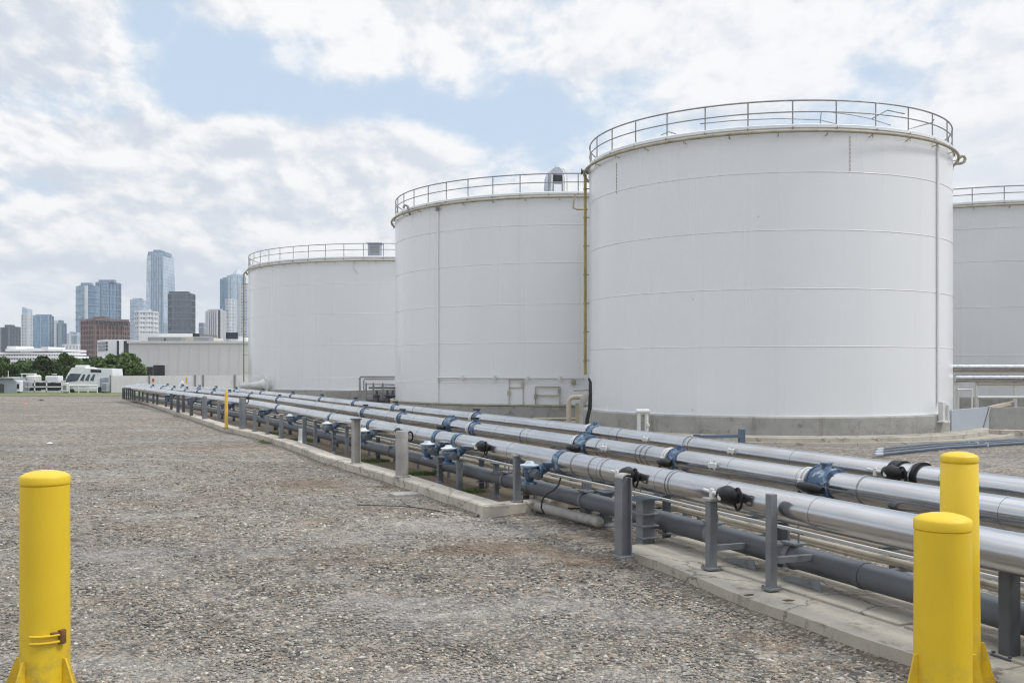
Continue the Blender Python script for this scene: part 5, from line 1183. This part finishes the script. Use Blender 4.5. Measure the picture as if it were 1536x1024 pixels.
me = bpy.data.meshes.new('gravel'); me.vertices.add(12*n); me.vertices.foreach_set('co', V.reshape(-1)); nf = n*20
me.loops.add(nf*3); me.loops.foreach_set('vertex_index', Fc); me.polygons.add(nf); me.polygons.foreach_set('loop_start', np.arange(nf)*3); me.update(calc_edges=True)
at = me.attributes.new('tone','FLOAT','POINT'); at.data.foreach_set('value', np.repeat(RNG.random(n),12).astype(np.float32)); me.materials.append(M['stone'])
gv = bpy.data.objects.new('gravel', me); COL.objects.link(gv); tag(gv, 'loose grey, white and brown stones strewn over the yard', None, None, 'stuff')
# grass tufts and moss in the bed
def grass(spots, name, label, hgt=.05):
    vs, fs, tn = [], [], []
    for (c, rx, ry, m_) in spots:
        for _ in range(m_):
            a = RNG.random()*6.283; q = math.sqrt(RNG.random()); p = Vector((c.x+math.cos(a)*q*rx, c.y+math.sin(a)*q*ry, c.z)); b = RNG.random()*6.283; w = .004+.004*RNG.random(); hh = hgt*(.4+RNG.random())
            d = Vector((math.cos(b),math.sin(b),0)); l = Vector((-d.y,d.x,0))*hh*.5*(RNG.random()-.2); o_ = len(vs)
            vs += [p-d*w, p+d*w, p+l+Vector((0,0,hh))]; fs.append((o_,o_+1,o_+2)); tn += [RNG.random()]*3
    me = bpy.data.meshes.new(name); me.from_pydata([v[:] for v in vs], [], fs); at = me.attributes.new('tone','FLOAT','POINT'); at.data.foreach_set('value', tn); me.materials.append(M['grass'])
    o = bpy.data.objects.new(name, me); COL.objects.link(o); return tag(o, label, None, None, 'stuff')
sp = [(G(434,662,.014),.8,.9,1500),(G(560,692,.014),.35,.3,700),(G(628,711,.014),.4,.25,800),(G(705,738,.014),.25,.2,350),(G(404,650,.014),.5,.6,500)]
grass(sp, 'grass', 'small green grass patches on the earth under the pipes')
# dry leaves on the pad
for x, y, rz, lb in ((1123,893,.3,'brown dry leaf lying on the pad left of the nearer post'),(1183,901,-.2,'reddish dry leaf lying on the pad right of the nearer post')):
    g = G(x, y, .124); mb = MB(); m3 = Matrix.Rotation(rz,3,'Z'); L = .055
    mb.add([g+m3 @ Vector(v) for v in ((-L,0,.004),(-L*.3,-L*.32,.0),(L*.5,-L*.28,.003),(L,0,.012),(L*.4,L*.28,.004),(-L*.4,L*.3,.01),(0,0,.016))], [(0,1,6),(1,2,6),(2,3,6),(3,4,6),(4,5,6),(5,0,6)])
    tag(mb.build('dry_leaf', M['deadleaf'], smooth=False), lb, 'leaf', 'dry leaves on the pad')
def scrap(x, y, m_, s, nm, lb):
    g = G(x,y,.0); mb = MB(); pts = [g+Vector((s*math.cos(a)*(.7+.5*random.random()), s*math.sin(a)*(.6+.4*random.random()), .012)) for a in np.linspace(0,6.28,8)[:-1]]
    top = g+Vector((0,0,s*.45)); mb.add(pts+[top], [(i,(i+1)%7,7) for i in range(7)]+[tuple(range(6,-1,-1))]); tag(mb.build(nm, M[m_], smooth=False), lb, 'litter')
scrap(75,665,'litter',.09,'paper_scrap','crumpled white scrap lying alone on the gravel at left')
scrap(38,606.5,'orange',.16,'orange_scrap','small orange scrap on the far gravel before the trailer')
scrap(62,601,'darkfill',.22,'dark_scrap','dark scrap lying on the far gravel before the trailer')
# flat slab in the gravel beside the kerb
g = G(607,742,.0); mb = MB(); mb.bbox((g.x,g.y,.01), (.42,.32,.05), .012, .4); tag(mb.build('drain_cover', M['base']), 'flat grey drain cover in the gravel by the thick round post', 'drain cover')
# ---------------------------------------------------------------- light: sky with clouds, soft sun
SUN_EL, SUN_AZ = R_(52), R_(98)     # azimuth from +Y towards +X
sun = bpy.data.lights.new('sun', 'SUN'); sun.energy = 1.5; sun.angle = R_(10); sun.color = (1,.965,.91)
so = bpy.data.objects.new('sun', sun); COL.objects.link(so)
sd = Vector((math.sin(SUN_AZ)*math.cos(SUN_EL), math.cos(SUN_AZ)*math.cos(SUN_EL), math.sin(SUN_EL)))
so.rotation_euler = sd.to_track_quat('Z','Y').to_euler(); so.location = sd*100
w = bpy.data.worlds.new('World'); scene.world = w; w.use_nodes = True; nt = w.node_tree; L = nt.links.new
bg = nt.nodes['Background']; bg.inputs['Strength'].default_value = .1
sky = nt.nodes.new('ShaderNodeTexSky'); sky.sky_type = 'NISHITA'; sky.sun_disc = False; sky.sun_elevation = SUN_EL; sky.sun_rotation = SUN_AZ; sky.altitude = 100; sky.air_density = 1.0; sky.dust_density = .6; sky.ozone_density = 1.5
tc = nt.nodes.new('ShaderNodeTexCoord'); sp = nd(nt, 'ShaderNodeSeparateXYZ'); L(tc.outputs['Generated'], sp.inputs[0])
def val(x): return x
def mth(op, a, b=None, c=None):
    n = nt.nodes.new('ShaderNodeMath'); n.operation = op
    for i, x in enumerate((a, b, c)):
        if x is None: continue
        if hasattr(x, 'links'): L(x, n.inputs[i])
        else: n.inputs[i].default_value = x
    return n.outputs[0]
dx, dy, dz = sp.outputs
def vec(u, v, s=0.0):
    c = nd(nt, 'ShaderNodeCombineXYZ'); L(u, c.inputs[0]); L(v, c.inputs[1]); c.inputs[2].default_value = s; return c.outputs[0]
def fbm(v, sc, det=9, rough=.52, dist=.0):
    n = nd(nt, 'ShaderNodeTexNoise', Scale=sc, Detail=det, Roughness=rough, Distortion=dist); L(v, n.inputs['Vector']); return n.outputs['Fac']
hor = mth('SQRT', mth('ADD', mth('MULTIPLY', dx, dx), mth('MULTIPLY', dy, dy)))
azm = mth('ARCTAN2', dx, dy); elv = mth('DIVIDE', dz, mth('MAXIMUM', hor, .01))
def blob(x, y, wx, wy, amp):
    a0 = math.atan((x-768)/F); c = math.cos(a0); e0 = (HY-y)/F*c
    a = mth('DIVIDE', mth('SUBTRACT', azm, a0), wx/F*c); e = mth('DIVIDE', mth('SUBTRACT', elv, e0), wy/F)
    r2 = mth('ADD', mth('MULTIPLY', a, a), mth('MULTIPLY', e, e))
    return mth('MULTIPLY', mth('EXPONENT', mth('MULTIPLY', r2, -1.0)), amp)
BL = [(300,122,150,54,-.14),(520,148,200,38,-.12),(720,192,170,34,-.11),(330,60,140,40,-.05),(430,62,110,30,-.03),(860,240,70,20,-.04),(130,168,70,18,-.08),(15,270,60,30,-.03),
      (80,60,190,80,.14),(300,210,160,34,.14),(540,215,200,34,.13),(380,300,340,70,.10),(1000,50,450,90,.14),(80,400,220,60,.08),(330,440,260,50,.09),(1490,200,140,140,.12),(660,75,160,34,.07),(100,205,110,22,.10),(600,10,300,40,.08)]
bias = None
for b_ in BL: o_ = blob(*b_); bias = o_ if bias is None else mth('ADD', bias, o_)
ee = mth('ADD', mth('MAXIMUM', elv, -.02), .28); sc_ = mth('DIVIDE', 2.9, mth('ADD', ee, .70)); vy = mth('MULTIPLY', mth('LOGARITHM', ee, math.e), -1.75)
hx, hy = mth('DIVIDE', dx, mth('MAXIMUM', hor, .01)), mth('DIVIDE', dy, mth('MAXIMUM', hor, .01))
px_c, py_c = mth('MULTIPLY', hx, sc_), mth('MULTIPLY', hy, sc_)
def vec3(off):
    c = nd(nt, 'ShaderNodeCombineXYZ'); L(mth('ADD', px_c, off[0]), c.inputs[0]); L(mth('MULTIPLY', py_c, .12), c.inputs[1]); L(mth('ADD', vy, off[1]), c.inputs[2]); return c.outputs[0]
def dens(off=(0,0)):
    v = vec3(off); big = fbm(v, 1.75, 9, .60, .10)
    bl = fbm(v, 6.5, 4, .5, .3); puff = mth('SUBTRACT', 1.0, mth('ABSOLUTE', mth('MULTIPLY_ADD', bl, 3.4, -1.7)))
    return mth('ADD', mth('MULTIPLY', big, .92), mth('MULTIPLY', puff, .08))
r0, r1 = dens(), dens((.022,-.055))
lowc = nd(nt, 'ShaderNodeMapRange', interpolation_type='SMOOTHSTEP'); L(elv, lowc.inputs['Value']); lowc.inputs['From Min'].default_value = .08; lowc.inputs['From Max'].default_value = .26; lowc.inputs['To Min'].default_value = .09; lowc.inputs['To Max'].default_value = 0
d0 = mth('ADD', mth('ADD', r0, bias), lowc.outputs[0])
cov = nd(nt, 'ShaderNodeMapRange', interpolation_type='SMOOTHSTEP'); L(d0, cov.inputs['Value']); cov.inputs['From Min'].default_value = .43; cov.inputs['From Max'].default_value = .575
grad = mth('SUBTRACT', r0, r1)
thick = mth('MULTIPLY', mth('MAXIMUM', mth('SUBTRACT', d0, .60), 0.0), -.35)
lit = nd(nt, 'ShaderNodeMapRange', interpolation_type='SMOOTHSTEP'); grey = mth('ADD', blob(70,70,150,80,-.05), mth('ADD', blob(330,320,170,22,-.035), mth('ADD', blob(200,410,260,30,-.03), blob(560,8,160,26,-.03))))
L(mth('ADD', mth('ADD', grad, thick), grey), lit.inputs['Value']); lit.inputs['From Min'].default_value = -.09; lit.inputs['From Max'].default_value = .04
cloudc = mix(nt, lit.outputs[0], (5.4,5.85,6.55), (8.15,8.15,8.15))
# brighter towards the sun side (right)
brt = nd(nt, 'ShaderNodeMapRange', interpolation_type='SMOOTHSTEP'); L(azm, brt.inputs['Value']); brt.inputs['From Min'].default_value = -.45; brt.inputs['From Max'].default_value = .35
cloudc = mix(nt, mth('MULTIPLY', brt.outputs[0], .45), cloudc, (7.7,7.85,8.1))
skyc = mix(nt, .80, sky.outputs['Color'], (5.3,6.4,7.7))
hz = nd(nt, 'ShaderNodeMapRange', interpolation_type='SMOOTHSTEP'); L(elv, hz.inputs['Value']); hz.inputs['From Min'].default_value = .0; hz.inputs['From Max'].default_value = .14; hz.inputs['To Min'].default_value = .55; hz.inputs['To Max'].default_value = 0
fin = mix(nt, cov.outputs[0], skyc, cloudc)
fin = mix(nt, hz.outputs[0], fin, (6.0,6.5,7.2))
zen = nd(nt, 'ShaderNodeMapRange', interpolation_type='SMOOTHSTEP'); L(dz, zen.inputs['Value']); zen.inputs['From Min'].default_value = .36; zen.inputs['From Max'].default_value = .95; zen.inputs['To Min'].default_value = 1.0; zen.inputs['To Max'].default_value = 2.0
zv = nd(nt, 'ShaderNodeVectorMath', operation='SCALE'); L(fin, zv.inputs[0]); L(zen.outputs[0], zv.inputs['Scale']); fin = zv.outputs[0]
L(fin, bg.inputs['Color'])
hm = bpy.data.materials.new('haze air'); hm.use_nodes = True; hn = hm.node_tree; hn.nodes.remove(hn.nodes['Principled BSDF'])
pv = hn.nodes.new('ShaderNodeVolumePrincipled'); pv.inputs['Color'].default_value = (.86,.91,.97,1); pv.inputs['Density'].default_value = .00018; hn.links.new(pv.outputs[0], hn.nodes['Material Output'].inputs['Volume'])
mb = MB(); mb.box((0,1100,84), (4200,3200,170)); hz_o = mb.build('haze', hm, smooth=False); tag(hz_o, 'thin pale haze in the air', None, None, 'stuff')
# ---------------------------------------------------------------- camera, view
cam = bpy.data.cameras.new('camera'); co = bpy.data.objects.new('camera', cam); COL.objects.link(co); scene.camera = co
cam.sensor_width = 36; cam.lens = 36*F/1536; co.location = (0,0,H); co.rotation_euler = (R_(90),0,0); cam.shift_y = (HY-512)/1536; cam.clip_end = 8000; cam.clip_start = .1
scene.view_settings.view_transform = 'Standard'; scene.view_settings.look = 'None'; scene.view_settings.exposure = .30; scene.view_settings.gamma = 1
scene.render.engine = 'CYCLES'; scene.cycles.use_denoising = True; scene.cycles.denoiser = 'OPENIMAGEDENOISE'; scene.cycles.max_bounces = 6; scene.cycles.filter_width = 1.15; scene.cycles.denoising_prefilter = 'ACCURATE'
